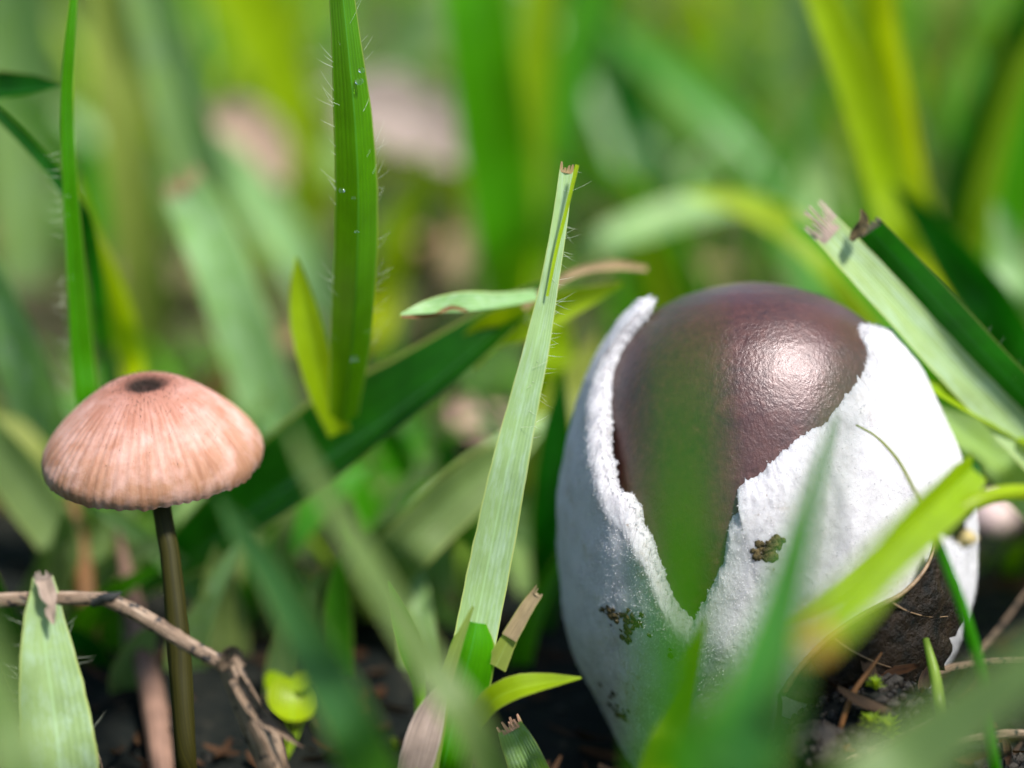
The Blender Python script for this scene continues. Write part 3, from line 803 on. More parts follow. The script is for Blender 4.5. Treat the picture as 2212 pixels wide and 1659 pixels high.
# ================================================================== dry twig, straws
def twig_mat():
    m, nt, nd, lk, out = nodes_of('weathered_straw_culm')
    uv = coords(nt, 'UV'); mp = nd.new('ShaderNodeMapping'); mp.inputs['Scale'].default_value = (14, 5, 1); lk.new(uv, mp.inputs[0])
    o = coords(nt)
    c = ramp(nt, noisen(nt, mp.outputs[0], 1, 5, .65), [(.32, (.04, .024, .015)), (.5, (.20, .13, .085)), (.72, (.44, .34, .25))])
    sp_ = ramp(nt, noisen(nt, o, 1100, 3, .6), [(.56, (0,) * 3), (.62, (1,) * 3)])
    c = mixc(nt, sp_, c, (.02, .018, .018))
    b = bumpn(nt, noisen(nt, mp.outputs[0], 2, 4), .7, .0004)
    lk.new(princ(nt, c, .6, .4, b).outputs[0], out.inputs[0])
    return m
M_TWIG = twig_mat()

def twig():
    g, d = G(640, 1800)
    root = empty('dry_twig', g)
    tag(root, 'bent dry straw twig with a dark node passing below the pink mushroom', 'twig')
    def kn(f, th):
        return 1 + .35 * math.exp(-((f - .43) / .02) ** 2)
    V, F, UV = tube_data(line3([(-420, 1330, 23.9, 36), (-200, 1312, 23.8, 38), (0, 1297, 23.7, 34), (120, 1292, 23.7, 31), (228, 1294, 23.7, 30)]), 50, 14, rough=.12, seed=1)
    mesh_obj('culm', V, F, M_TWIG, root, UV, origin=g)
    V, F, UV = tube_data(line3([(222, 1292, 23.7, 32), (290, 1322, 23.65, 35), (370, 1370, 23.6, 34), (440, 1412, 23.55, 33), (500, 1442, 23.5, 36)]), 50, 14, rough=.14, seed=2)
    mesh_obj('culm', V, F, M_TWIG, root, UV, origin=g)
    V, F, UV, _ = strip_data([(488, 1420, 23.4, 50), (512, 1475, 23.4, 54), (540, 1540, 23.4, 62), (575, 1610, 23.4, 70), (610, 1700, 23.6, 64), (640, 1800, 'g', 40)], 60, 12, 0, -.3, -.3, .5, 5)
    mesh_obj('shredded_sheath', V, F, M_TWIG, root, UV, origin=g)
    V, F, UV = tube_data(line3([(500, 1445, 23.55, 40), (530, 1520, 23.6, 42), (565, 1600, 23.7, 48), (640, 1800, 'g', 30)]), 30, 10, rough=.4, seed=6)
    mesh_obj('culm', V, F, M_TWIG, root, UV, origin=g)
    V, F, UV, fr = strip_data([(512, 1462, 23.3, 30), (545, 1515, 23.3, 34), (585, 1555, 23.3, 30), (625, 1588, 23.2, 18), (657, 1613, 23.2, 4)], 30, 6, 30, .3, .2, .6, 6)
    mesh_obj('flake', V, F, M_TWIG, root, UV, origin=g)
    V, F, UV, fr = strip_data([(478, 1448, 23.3, 12), (490, 1425, 23.25, 34), (506, 1412, 23.2, 36), (530, 1438, 23.2, 4)], 20, 6, 20, .3)
    mesh_obj('flake', V, F, M_TWIG, root, UV, origin=g)
    V, F, UV = tube_data(line3([(200, 1306, 23.5, 16), (222, 1294, 23.45, 24), (242, 1290, 23.4, 20), (262, 1280, 23.4, 6)]), 16, 8, rough=.5, seed=9)
    n = mesh_obj('node', V, F, simple('blackened_node', (.006, .008, .007), (.03, .03, .028), 900, .6, .8, .0003), root, UV, origin=g)
    n['label'] = 'blackened joint where the twig bends'
twig()

def straw(label, pts, name='straw', mat=None, rough=.15, m=8):
    ln = line3(pts)
    V, F, UV = tube_data(ln, 30, m, rough=rough, seed=len(label))
    tag(mesh_obj(name, V, F, mat or M_TWIG, None, UV, origin=ln[0][:3]), label, 'straw')
straw('speckled tan straw arching over the soil behind the thin stalks', [(1860, 1560, 'g', 14), (1930, 1500, 24.8, 18), (2000, 1462, 25, 18), (2090, 1436, 25.2, 18), (2230, 1430, 25.6, 16), (2400, 1450, 'g', 14)])
straw('brown curved rootlet standing before the rotting leaf', [(1790, 1650, 23.8, 12), (1812, 1580, 23.7, 13), (1842, 1500, 23.7, 13), (1880, 1445, 23.8, 10), (1905, 1410, 23.9, 4)], 'rootlet', PAL['rust'], .05)
straw('pale flat straw lying on the soil under the wide blurred blade', [(1740, 1672, 23.6, 12), (1840, 1636, 23.5, 14), (1960, 1580, 23.5, 14), (2020, 1548, 23.6, 8)])
straw('pale straw at the foot of the green stalks', [(1960, 1640, 23.5, 12), (2060, 1608, 23.5, 18), (2180, 1585, 23.8, 18), (2300, 1590, 24.2, 14)])
straw('thin grey straw leaning up beyond the arching straw', [(2050, 1500, 'g', 12), (2090, 1440, 27, 14), (2150, 1370, 27, 12), (2230, 1260, 27, 8)])
straw('pinkish dry stalk standing behind the olive mushroom stem', [(355, 1720, 'g', 56), (335, 1540, 26.8, 58), (308, 1400, 27.8, 50), (280, 1270, 28.6, 38), (255, 1150, 29.4, 14)], 'dry_stalk', PAL['dusty'], .1)
straw('rusty dead stalk rising behind the dry twig', [(215, 1620, 27.4, 30), (205, 1500, 28.4, 36), (190, 1330, 29, 44), (175, 1180, 29.6, 36), (150, 1060, 30, 14)], 'dry_stalk', PAL['rust'], .1)
straw('frayed straw fibre hanging by the wide chewed pale blade', [(240, 1760, 'g', 10), (210, 1640, 24, 14), (180, 1560, 23.8, 12), (162, 1500, 23.8, 5)])

# ================================================================== rotting leaf leaning on the veil
def rotting_leaf():
    rib = spline(line3([(1690, 1500, 24.1, 16), (1730, 1440, 24.0, 14), (1790, 1380, 23.9, 13), (1870, 1325, 23.95, 12), (1950, 1280, 24.1, 10), (2000, 1225, 24.3, 8), (2022, 1165, 24.5, 5)]), 50)
    edge = spline(line3([(1740, 1520, 24.2, 1), (1840, 1520, 24.3, 1), (1950, 1495, 24.4, 1), (2040, 1435, 24.7, 1), (2062, 1380, 24.9, 1), (2082, 1322, 25, 1), (2060, 1250, 25, 1), (2030, 1180, 24.8, 1)]), 50)
    org = Vector(rib[0][:3])
    V, F, UV = [], [], []
    m = 26
    for i in range(50):
        a, b = Vector(rib[i][:3]), Vector(edge[i][:3])
        for j in range(m + 1):
            f = j / m
            jag = 1 + (.10 * noise.noise(Vector((i * .5, 2, 2))) + .05 * noise.noise(Vector((i * 1.5, 2, 8)))) * f
            p = a.lerp(b, f * jag)
            p += -FWD * (.10 * math.sin(f * math.pi) + .05 * noise.noise(p * 3) + .03 * noise.noise(p * 7))
            V.append(p); UV.append((f, i / 49))
    for i in range(49):
        for j in range(m):
            F.append((i * (m + 1) + j, i * (m + 1) + j + 1, (i + 1) * (m + 1) + j + 1, (i + 1) * (m + 1) + j))
    o = mesh_obj('rotting_leaf', V, F, M_DEAD, None, UV, origin=org)
    so = o.modifiers.new('thickness', 'SOLIDIFY'); so.thickness = .0002
    tag(o, 'dark brown rotting leaf with a pale rib leaning against the veil foot', 'dead leaf')
    V, F, UV = tube_data([(*(Vector(q[:3]) - FWD * .03), q[3]) for q in rib[::4]], 40, 8, rough=.2)
    mesh_obj('rib', V, F, M_RIB, o, UV, origin=org)
    for k in (16, 30):
        pts = [(*(Vector(V2) - FWD * .02), .025 * (1 - f * .7)) for f, V2 in [(j / m, (Vector(rib[k][:3]).lerp(Vector(edge[min(49, k + int(6 * j / m))][:3]), j / m * .8)) - FWD * (.10 * math.sin(j / m * .8 * math.pi))) for j in range(0, m + 1, 5)]]
        V, F, UV = tube_data(pts, 16, 6, rough=.2)
        mesh_obj('side_vein', V, F, M_RIB, o, UV, origin=org)
rotting_leaf()

# ================================================================== soil crumbs, grains, moss
def lump(V, F, p, r, seed, sub=2, rough=.35, flat=1.0):
    bm = bmesh.new(); bmesh.ops.create_icosphere(bm, subdivisions=sub, radius=1); q = len(V)
    bm.verts.index_update()
    for w in bm.verts:
        c = w.co * r * (1 + rough * noise.noise(w.co * 1.3 + Vector((seed, 0, 0))) + rough * .6 * noise.noise(w.co * 3.1 + Vector((seed, 4, 0))))
        c.z *= flat
        V.append(p + c)
    F += [tuple(q + x.index for x in f.verts) for f in bm.faces]
    bm.free()

def crumbs():
    rnd = random.Random(12); V, F = [], []
    for k in range(1500):
        if k < 900:
            x, y = rnd.gauss(4.0, 1.1), rnd.gauss(21.6, .8)
        else:
            x, y = rnd.uniform(-9, 9), rnd.uniform(20, 36)
        r = rnd.choice((.02, .03, .035, .05, .07)) * rnd.uniform(.7, 1.4)
        lump(V, F, Vector((x, y, gz(x, y) + r * .4)), r, k * .37, 1)
    o = mesh_obj('soil_crumbs', V, F, M_CRUMB, origin=V[0], smooth=False)
    tag(o, 'dark crumbs of damp soil scattered on the ground', 'soil', kind='stuff')
    for label, u, v, r, mat, n, fl in (
        ('gritty clod of dark soil beside the pale leaf tip', 1762, 1612, .30, M_CRUMB, 0, .9),
        ('rough black soil clod against the foot of the veil', 1738, 1500, .26, M_CRUMB, 0, 1.1),
        ('tan rounded grain at the foot of the brown rootlet', 1830, 1600, .17, M_GRAIN, 0, 1.2),
        ('pinkish grain resting on the tan rounded grain', 1842, 1555, .10, M_GRAIN, 0, .8),
        ('small milky grain beside the pinkish grain', 1800, 1550, .08, M_GRAIN, 0, .8),
        ('brown grain on the black soil clod', 1696, 1535, .09, M_GRAIN, 0, 1.3),
        ('dark clod on the soil between the green stalks', 2000, 1500, .2, M_CRUMB, 0, .8)):
        q, d = G(u, v + r * 90)
        V, F = [], []
        p = q + Vector((0, 0, r * .5)) - FWD * .15
        lump(V, F, p, r, u, 3, .5, fl)
        if r > .19:
            rr = random.Random(u)
            for _ in range(90):
                dvec = Vector((rr.gauss(0, 1), rr.gauss(0, 1), rr.gauss(0, 1))).normalized()
                lump(V, F, p + Vector((dvec.x * r, dvec.y * r, dvec.z * r * fl)), rr.uniform(.02, .05), rr.random() * 90, 1)
        tag(mesh_obj('soil_clod' if r > .19 else 'mineral_grain', V, F, mat, origin=p), label, 'soil clod' if r > .19 else 'grain')
crumbs()

def litter():
    rnd = random.Random(77); V, F, T, UV = [], [], [], []
    for k in range(900):
        y = 20.5 + 17 * rnd.random() ** 1.5; x = rnd.uniform(-1, 1) * (.25 * y + 1)
        L, W = rnd.uniform(.12, .7), rnd.uniform(.03, .16); az = rnd.random() * 6.28; tl = rnd.gauss(0, .35)
        d = Vector((math.cos(az) * math.cos(tl), math.sin(az) * math.cos(tl), math.sin(tl))); a = d.cross(Vector((0, 0, 1))).normalized()
        a = (a + Vector((0, 0, rnd.gauss(0, .5)))).normalized(); n = a.cross(d)
        c = Vector((x, y, gz(x, y) + .05 + abs(math.sin(tl)) * L * .5)); t = rnd.random() * 2.4; q = len(V)
        for i in range(5):
            f = i / 4 - .5; w = W * (1 - (f * 1.7) ** 2) * .5 + .008
            p = c + d * (L * f) + n * (L * .5 * f * f)
            for sgn in (-1, 0, 1): V.append(p + a * (sgn * w) + n * (w * .5 * abs(sgn))); UV.append((sgn * .5 + .5, f + .5)); T.append(t)
        for i in range(4):
            for j in range(2): F.append((q + i * 3 + j, q + i * 3 + j + 1, q + i * 3 + j + 4, q + i * 3 + j + 3))
    m = blade_mat('litter_flake', (.07, .045, .025), (.10, .06, .02), .2, .7, tint=True, vein=.4, blotch=.6, spec=.2, ribw=0, edge=(.10, .07, .04))
    tag(mesh_obj('litter', V, F, m, None, UV, attr=T), 'brown flakes of dead grass littering the dark soil', 'litter', kind='stuff')
litter()

def moss(label, u, v, size, d=None, seed=0, n=34):
    q = P(u, v, d) if d else G(u, v)[0]
    rnd = random.Random(seed); V, F, UV = [], [], []
    for k in range(n):
        f = k / n; th = k * 2.4
        base = q + Vector((0, 0, size * .5 * f)); out = Vector((math.cos(th), math.sin(th), .5 + f * .9)).normalized()
        L = size * (.6 + .4 * rnd.random()); a = out.cross(Vector((0, 0, 1))).normalized() * size * .09
        i = len(V)
        V += [base - a, base + a, base + out * L * .5 + a * .9, base + out * L * .5 - a * .9, base + out * L - Vector((0, 0, L * .2))]
        UV += [(0, 0), (1, 0), (1, .5), (0, .5), (.5, 1)]
        F += [(i, i + 1, i + 2, i + 3), (i + 3, i + 2, i + 4)]
    tag(mesh_obj('moss_sprig', V, F, M_MOSS, None, UV, origin=q), label, 'moss')
moss('bright moss sprig on the soil beside the brown rootlet', 1918, 1590, .26, 23.5, 1)
moss('tiny moss sprig at the foot of the rotting leaf', 1890, 1488, .15, 23.7, 2)
moss('second moss sprig in front of the rotting leaf by the pale straw', 1880, 1575, .2, 23.6, 3)
moss('small spiky moss sprig on the soil beside the tan husk', 850, 1620, .14, None, 4)

# a clod of dirt and a chip hanging at the runner's node
V, F = [], []; lump(V, F, P(2062, 1140, 22.7), .12, 3, 3, .7, .7)
tag(mesh_obj('dirt_clot', V, F, M_DIRT, origin=V[0]), 'black clot of dirt under the node of the grass runner', 'dirt')
V, F = [], []; lump(V, F, P(2085, 1162, 22.6), .085, 8, 3, .8, .8)
tag(mesh_obj('wood_chip', V, F, PAL['pink'], origin=V[0]), 'pale chip stuck to the black clot under the runner node', 'chip')

# ================================================================== clover leaf
def clover():
    q, d = G(620, 1640)
    root = empty('clover_seedling', q)
    tag(root, 'tiny round lime seedling leaves on the dark soil behind the twig', 'seedling')
    for k, (u, v, dd, r, tx, tz) in enumerate(((632, 1515, 26.6, 58, -35, 12), (670, 1474, 26.8, 44, -62, -25), (598, 1488, 26.9, 40, -45, 38))):
        c = P(u, v, dd); rr = r / FPX * dd
        V, F, UV = [c], [], [(.5, .5)]
        rot = Matrix.Rotation(math.radians(tx + 70), 3, 'X') @ Matrix.Rotation(math.radians(tz), 3, 'Y')
        for ring in range(1, 7):
            for j in range(32):
                th = j / 32 * 6.2832; f = ring / 6
                r2 = rr * f * (1 - .18 * max(0, math.cos(th)) ** 6)
                V.append(c + rot @ Vector((r2 * math.sin(th), r2 * math.cos(th), rr * .3 * f * f))); UV.append((.5 + .5 * f * math.sin(th), .5 + .5 * f * math.cos(th)))
        F += [(0, 1 + j, 1 + (j + 1) % 32) for j in range(32)]
        for ring in range(5):
            F += [(1 + ring * 32 + j, 1 + (ring + 1) * 32 + j, 1 + (ring + 1) * 32 + (j + 1) % 32, 1 + ring * 32 + (j + 1) % 32) for j in range(32)]
        mesh_obj('leaflet', V, F, PAL['lime'], root, UV, origin=c)
        V, F, UV = tube_data([(*q, .03), (*(q.lerp(c, .5) + Vector((.05, 0, 0))), .03), (*c, .025)], 12, 6)
        mesh_obj('stalk', V, F, PAL['lime'], root, UV, origin=q)
clover()

# ================================================================== blurred blades behind
BACK = [
 # label, palette, roll, points base -> tip
 ('wide pale blade with a whitish cut end behind the pink mushroom', 'mint', 15, [(650, 1080, 'g', 110), (600, 930, 33, 124), (540, 760, 32.4, 126), (480, 590, 32, 124), (430, 470, 31.8, 118), (395, 405, 31.6, 104)]),
 ('long pale blade rising behind the whitish cut end', 'mint', -15, [(560, 760, 'g', 90), (470, 480, 38, 110), (410, 290, 37, 112), (355, 110, 36.5, 106), (310, -60, 36, 90), (270, -260, 35.5, 20)]),
 ('soft mint blade leaning over towards the tall hairy leaf', 'mint', 25, [(760, 800, 'g', 80), (690, 640, 40, 92), (590, 480, 39.5, 92), (500, 360, 39.2, 80), (430, 270, 39, 20)]),
 ('broad yellow green blade hanging beside the tall hairy leaf', 'lime', 20, [(700, 620, 'g', 20), (672, 380, 44, 70), (610, 180, 43, 120), (545, 20, 42, 150), (480, -130, 41, 150), (400, -330, 40, 20)]),
 ('tan and olive blade behind the thin hairy blade', 'olive', 10, [(330, 820, 'g', 80), (300, 560, 38, 96), (270, 300, 37, 100), (240, 60, 36.5, 100), (220, -160, 36, 60), (210, -300, 35.8, 8)]),
 ('narrow lime blade bending behind the pink mushroom cap', 'lime', -20, [(310, 960, 'g', 40), (295, 830, 31.6, 48), (262, 690, 30.6, 66), (226, 580, 30, 52), (196, 490, 29.6, 32), (172, 380, 29.2, 6)]),
 ('dark short blade behind the thin hairy blade', 'mid', 35, [(230, 500, 'g', 70), (250, 250, 44, 70), (220, 130, 43, 66), (180, 40, 42.5, 10)]),
 ('pale blade filling the gap beyond the dark drooping leaf', 'mint', 5, [(60, 620, 'g', 120), (50, 330, 44, 150), (40, 120, 43, 160), (20, -60, 42, 140), (0, -240, 41, 20)]),
 ('mint blade with dew drops slanting by the pink mushroom', 'mint', -25, [(170, 1180, 'g', 110), (110, 960, 31.4, 120), (40, 770, 30.6, 110), (-30, 600, 30, 84), (-110, 430, 29.5, 10)]),
 ('olive blade slanting below the dew-dropped blade', 'olive', 20, [(230, 1240, 'g', 100), (150, 1130, 31, 130), (60, 1010, 31, 120), (-40, 890, 31, 80), (-140, 780, 31, 8)]),
 ('straw-coloured fallen blade under the pink mushroom cap', 'straw', 30, [(300, 1260, 'g', 60), (160, 1140, 31.4, 70), (30, 1085, 31.2, 60), (-120, 1050, 31, 20)]),
 ('very wide fresh blade of the central clump', 'fresh', 20, [(1110, 720, 'g', 80), (1095, 560, 39, 130), (1070, 350, 38, 150), (1045, 150, 37, 150), (1020, -60, 36.4, 140), (990, -320, 36, 20)]),
 ('yellow green middle blade of the central clump', 'lime', -15, [(1125, 720, 'g', 50), (1125, 560, 39.4, 74), (1140, 340, 39, 86), (1160, 140, 38.6, 80), (1180, -60, 38.2, 66), (1200, -280, 38, 8)]),
 ('glossy outer blade of the central clump', 'fresh', -30, [(1135, 700, 'g', 50), (1170, 480, 41, 80), (1215, 250, 41, 90), (1270, 40, 41, 90), (1330, -150, 41, 60), (1370, -300, 41, 8)]),
 ('deep green blade crossing behind the central clump', 'deep', 25, [(1480, 640, 'g', 60), (1400, 330, 47, 100), (1320, 130, 46.6, 120), (1240, -30, 46, 110), (1150, -190, 46, 20)]),
 ('greyish blade leaning across behind the tall hairy leaf', 'mint', -30, [(640, 560, 'g', 60), (740, 330, 52, 90), (850, 150, 51, 110), (960, 0, 50, 110), (1060, -150, 50, 30)]),
 ('short dark blade between the pink fallen leaf and the clump', 'deep', -20, [(940, 560, 'g', 50), (955, 400, 46, 60), (940, 240, 45, 60), (920, 120, 44, 8)]),
 ('long muted blade arching down to the folded blade', 'mid', 25, [(1780, 700, 'g', 70), (1680, 420, 44, 90), (1560, 260, 44.5, 90), (1430, 140, 45, 76), (1300, 50, 45.6, 10)]),
 ('pale arched blade lying above the brown cap', 'mint', -38, [(1180, 740, 'g', 40), (1280, 545, 38, 46), (1390, 488, 38.4, 60), (1490, 455, 38.8, 58), (1580, 440, 39.2, 40), (1690, 450, 39.6, 8)]),
 ('lime blade passing behind the torn end of the folded blade', 'lime', 30, [(1960, 800, 'g', 70), (1830, 610, 34.5, 74), (1720, 500, 34.2, 64), (1600, 440, 34, 50), (1480, 420, 33.8, 8)]),
 ('tall yellow green blade rising behind the folded blade', 'lime', 15, [(2020, 860, 'g', 60), (1965, 600, 32.5, 84), (1915, 400, 31.8, 86), (1855, 210, 31.2, 82), (1790, 40, 30.6, 74), (1730, -110, 30.2, 50), (1680, -240, 30, 6)]),
 ('second tall yellow green blade beside it', 'lime', -20, [(2030, 850, 'g', 60), (2000, 600, 34, 90), (1960, 400, 33.4, 92), (1920, 180, 32.8, 86), (1890, -30, 32.2, 74), (1870, -260, 31.8, 8)]),
 ('soft grey green blade standing between the clump and the tall yellow blades', 'mint', 10, [(1800, 620, 'g', 70), (1765, 380, 46, 96), (1740, 170, 45, 110), (1735, 0, 44, 100), (1740, -180, 43, 20)]),
 ('dark green blade leaning out past the tall yellow blades', 'deep', 20, [(1990, 700, 'g', 60), (2060, 450, 41, 80), (2120, 270, 40, 86), (2190, 90, 39, 80), (2260, -90, 38, 20)]),
 ('bright lime blade leaning out beyond the dark one', 'lime', -25, [(2080, 740, 'g', 60), (2120, 520, 40, 70), (2170, 330, 39.5, 76), (2220, 150, 39, 70), (2290, -60, 38.6, 8)]),
 ('fresh blade standing beyond the folded blade', 'fresh', 25, [(2120, 860, 'g', 80), (2150, 650, 36, 90), (2190, 450, 35.4, 92), (2230, 260, 35, 80), (2290, 20, 34.6, 10)]),
 ('olive blade between the tall yellow blades and the dark one', 'olive', 0, [(2010, 620, 'g', 50), (2020, 400, 48, 70), (2030, 200, 47, 80), (2050, 0, 46, 70), (2080, -180, 46, 10)]),
 ('mint blade low behind the folded blade', 'mint', 15, [(2230, 900, 'g', 60), (2200, 700, 34, 90), (2180, 560, 33.8, 80), (2150, 440, 33.6, 10)]),
 ('deep green blade in the shade below the folded blade', 'deep', -15, [(2330, 1050, 'g', 80), (2200, 760, 32, 110), (2090, 600, 31.6, 110), (2000, 480, 31.4, 60), (1930, 400, 31.2, 8)]),
 ('fresh blade tucked between the veil and the folded blade', 'fresh', 20, [(2140, 1030, 'g', 80), (2030, 800, 30.6, 110), (1920, 650, 30, 100), (1800, 540, 29.6, 60), (1700, 480, 29.4, 8)]),
 ('pale blade lying flat behind the long pale tapering leaf', 'mint', -25, [(780, 1260, 'g', 80), (880, 1170, 29.2, 100), (980, 1080, 29.4, 100), (1080, 990, 29.6, 80), (1180, 900, 30, 20)]),
 ('deep green blade in the dark beside the veil', 'deep', 10, [(1190, 1300, 'g', 80), (1190, 1120, 29.4, 90), (1200, 950, 29, 70), (1215, 800, 28.8, 8)]),
 ('olive tan blade behind the long pale tapering leaf', 'olive', 20, [(1120, 1120, 'g', 70), (1180, 960, 31, 80), (1240, 830, 31, 70), (1290, 720, 31, 8)]),
 ('lime rounded leaf behind the snapped tapering leaf', 'lime', 10, [(1180, 1000, 'g', 40), (1185, 850, 32, 90), (1200, 740, 31.6, 80), (1215, 640, 31.4, 8)]),
 ('wide sage blade rising low behind the long pale tapering leaf', 'sage', 20, [(760, 1330, 'g', 90), (850, 1210, 28.0, 110), (950, 1110, 28.0, 112), (1050, 1020, 28.2, 96), (1160, 930, 28.6, 10)]),
 ('pale sage blade slanting under the pink mushroom cap', 'sage', -20, [(60, 1330, 'g', 70), (130, 1190, 29, 90), (60, 1060, 29.4, 110), (-40, 930, 30, 80), (-120, 830, 30.4, 8)]),
 ('muted short blade under the slanting dark leaf', 'mid', -30, [(520, 1330, 'g', 60), (610, 1180, 29.6, 74), (700, 1080, 29.6, 70), (800, 1010, 29.8, 10)]),
 ('grey green blade low under the slanting dark leaf', 'mint', 30, [(280, 1180, 'g', 50), (330, 1130, 31, 60), (430, 1090, 31, 60), (560, 1060, 31, 8)]),
 ('straw blade fallen between the pale blade and the tall hairy leaf', 'straw', -20, [(900, 760, 'g', 40), (960, 620, 40, 56), (1010, 520, 40, 50), (1050, 430, 40, 8)]),
 ('lime blade tip beside the tall hairy leaf', 'lime', 15, [(800, 740, 'g', 50), (840, 590, 39, 70), (880, 450, 38.4, 60), (920, 330, 38, 8)]),
 ('pale straw blade fallen above the pink mushroom cap', 'straw', 35, [(420, 880, 'g', 70), (520, 780, 36, 60), (620, 720, 36.6, 50), (700, 690, 37, 10)]),
]
for label, pal, roll, pts in BACK:
    o, fr = blade(label, pts, pal, roll=roll, fold=.14, group='soft blades standing behind the mushrooms', n=36, m=6)
    if 'whitish cut end' in label and label.startswith('wide'):
        torn_tip(o, fr, PAL['straw'], .32, 71, 7, .5)

# ================================================================== fallen leaves in the litter
def fallen(label, u, v, w, h, pal, yaw, seed, lift=.25):
    q, d = G(u, v); rnd = random.Random(seed)
    L, W = h / FPX * d, w / FPX * d
    V, F, UV = [], [], []
    ca, sa = math.cos(math.radians(yaw)), math.sin(math.radians(yaw))
    for i in range(25):
        f = i / 24
        hw = W * .5 * math.sin(math.pi * min(1, f * .93 + .05)) ** .7
        for j in range(11):
            s = j / 5 - 1
            x, y = s * hw * (1 + .08 * noise.noise(Vector((f * 6, s * 2, seed)))), (f - .5) * L
            z = lift + .25 * W * s * s * .6 + .12 * L * (f - .5) ** 2 * 3 + .08 * noise.noise(Vector((x * 2, y * 2, seed)))
            X, Y = q.x + ca * x - sa * y, q.y + sa * x + ca * y
            V.append(Vector((X, Y, gz(X, Y) + z))); UV.append((j / 10, f))
    for i in range(24):
        for j in range(10): F.append((i * 11 + j, i * 11 + j + 1, (i + 1) * 11 + j + 1, (i + 1) * 11 + j))
    o = mesh_obj('fallen_leaf', V, F, PAL[pal], None, UV, origin=q)
    sm = o.modifiers.new('thickness', 'SOLIDIFY'); sm.thickness = .0003
    tag(o, label, 'dead leaf')
fallen('curled pink dry leaf lying beyond the tall hairy leaf', 880, 330, 230, 620, 'bleached', 70, 1, .9)
fallen('dusky pink dry leaf between the pale blades', 530, 330, 150, 420, 'pink', 35, 2, .4)
fallen('brown fallen leaf beside the thin hairy blade', 60, 560, 240, 500, 'rust', 60, 3)
fallen('tan fallen leaf under the pale cut blade', 330, 640, 220, 420, 'straw', 20, 4)
fallen('greyish pink leaf on the litter beside the central clump', 990, 560, 150, 460, 'pink', -30, 5, .2)
fallen('tan leaf on the litter above the brown cap', 1420, 640, 220, 380, 'straw', 60, 6)
fallen('pinkish leaf scrap under the pale tapering leaf', 1060, 960, 150, 260, 'pink', 30, 7)

for label, pts, roll in (('broad pale pink dry leaf propped beyond the tall hairy leaf', [(990, 330, 44, 60), (935, 290, 43.6, 150), (870, 268, 43.4, 170), (805, 258, 43.2, 150), (740, 270, 43, 30)], 40),
                         ('narrow pink dry leaf propped between the pale blades', [(620, 390, 42, 40), (560, 325, 41.6, 110), (500, 275, 41.4, 110), (440, 245, 41.2, 20)], 40)):
    blade(label, pts, 'bleached', roll=roll, curl=.2, name='fallen_leaf', cat='dead leaf')

# ================================================================== thickets of shorter soft blades
def thicket(label, group, n, us, vs, hs, ws, pals, seed, spots, keep=None):
    rnd = random.Random(seed)
    for _ in range(n):
        u, v = rnd.uniform(*us), rnd.uniform(*vs)
        q, d = G(u, v)
        if keep and not keep(u, v, d): continue
        h, az, lean = rnd.uniform(*hs), rnd.uniform(0, 6.28), rnd.uniform(.2, 1.1)
        w = rnd.uniform(*ws)
        raw = []
        for f in (0, .3, .6, .85, 1):
            p = q + Vector((math.cos(az), math.sin(az) * .5, 0)) * (h * lean * f ** 1.7) + Vector((0, 0, h * (f - .22 * lean * f * f) - .1))
            raw.append((*p, w * (1, 1.1, .85, .45, .02)[(0, .3, .6, .85, 1).index(f)]))
        pal = rnd.choice(pals)
        lab = '%s %s %s %s %s' % ('wide' if w > sum(ws) / 2 else 'narrow', {'mid': 'mid green', 'mint': 'pale mint', 'fresh': 'fresh green', 'deep': 'dark green', 'muted': 'dull green', 'sage': 'sage green', 'lime': 'lime', 'silver': 'silvery green'}[pal], 'drooping' if lean > .65 else 'upright', 'taller' if h > sum(hs) / 2 else 'low', label)
        lab += next(t for x, t in spots if u < x)
        blade(lab, None, pal, roll=rnd.uniform(-35, 35), raw=raw, group=group, n=20, m=4)
thicket('blade in the low thicket', 'short blades between the mushrooms', 84, (120, 1230), (1060, 1500), (1.0, 2.8), (.25, .5),
        ('mid', 'mint', 'fresh', 'deep', 'sage', 'sage', 'mint'), 31, ((330, ' behind the pink mushroom cap'), (560, ' beside the olive mushroom stem'), (800, ' behind the two slanting blurred blades'), (1020, ' behind the grass tiller'), (9999, ' beside the white veil')), lambda u, v, d: d > 27.2)
thicket('blade in the far tangle', 'thin blades in the far tangle', 60, (0, 2212), (330, 760), (3, 7.5), (.3, .6),
        ('fresh', 'lime', 'mint', 'fresh', 'mid', 'lime', 'sage'), 32, ((300, ' past the thin hairy blade'), (640, ' past the pale cut blade'), (1250, ' around the central clump'), (1650, ' above the brown cap'), (1950, ' past the tall yellow blades'), (9999, ' past the folded leaf')), lambda u, v, d: not (560 < u < 1000))

thicket('fine blade in the hazy grass', 'fine blades in the hazy grass', 80, (0, 2212), (240, 640), (3, 7.5), (.12, .32),
        ('mint', 'lime', 'fresh', 'sage', 'mint', 'silver'), 35, ((300, ' past the thin hairy blade'), (640, ' past the pale cut blade'), (1250, ' around the central clump'), (1650, ' above the brown cap'), (1950, ' past the tall yellow blades'), (9999, ' past the folded leaf')), lambda u, v, d: not (640 < u < 980))

# ================================================================== small puffball behind the runner, dew drops
V, F = [], []; lump(V, F, G(2140, 1150)[0] + Vector((0, 0, .25)), .34, 2, 4, .05, .9)
tag(mesh_obj('mushroom_button', V, F, simple('pinkish_button', (.5, .36, .38), (.62, .48, .5), 200, .35, .2), origin=V[0]), 'smooth lilac pink mushroom button beyond the grass runner', 'mushroom')

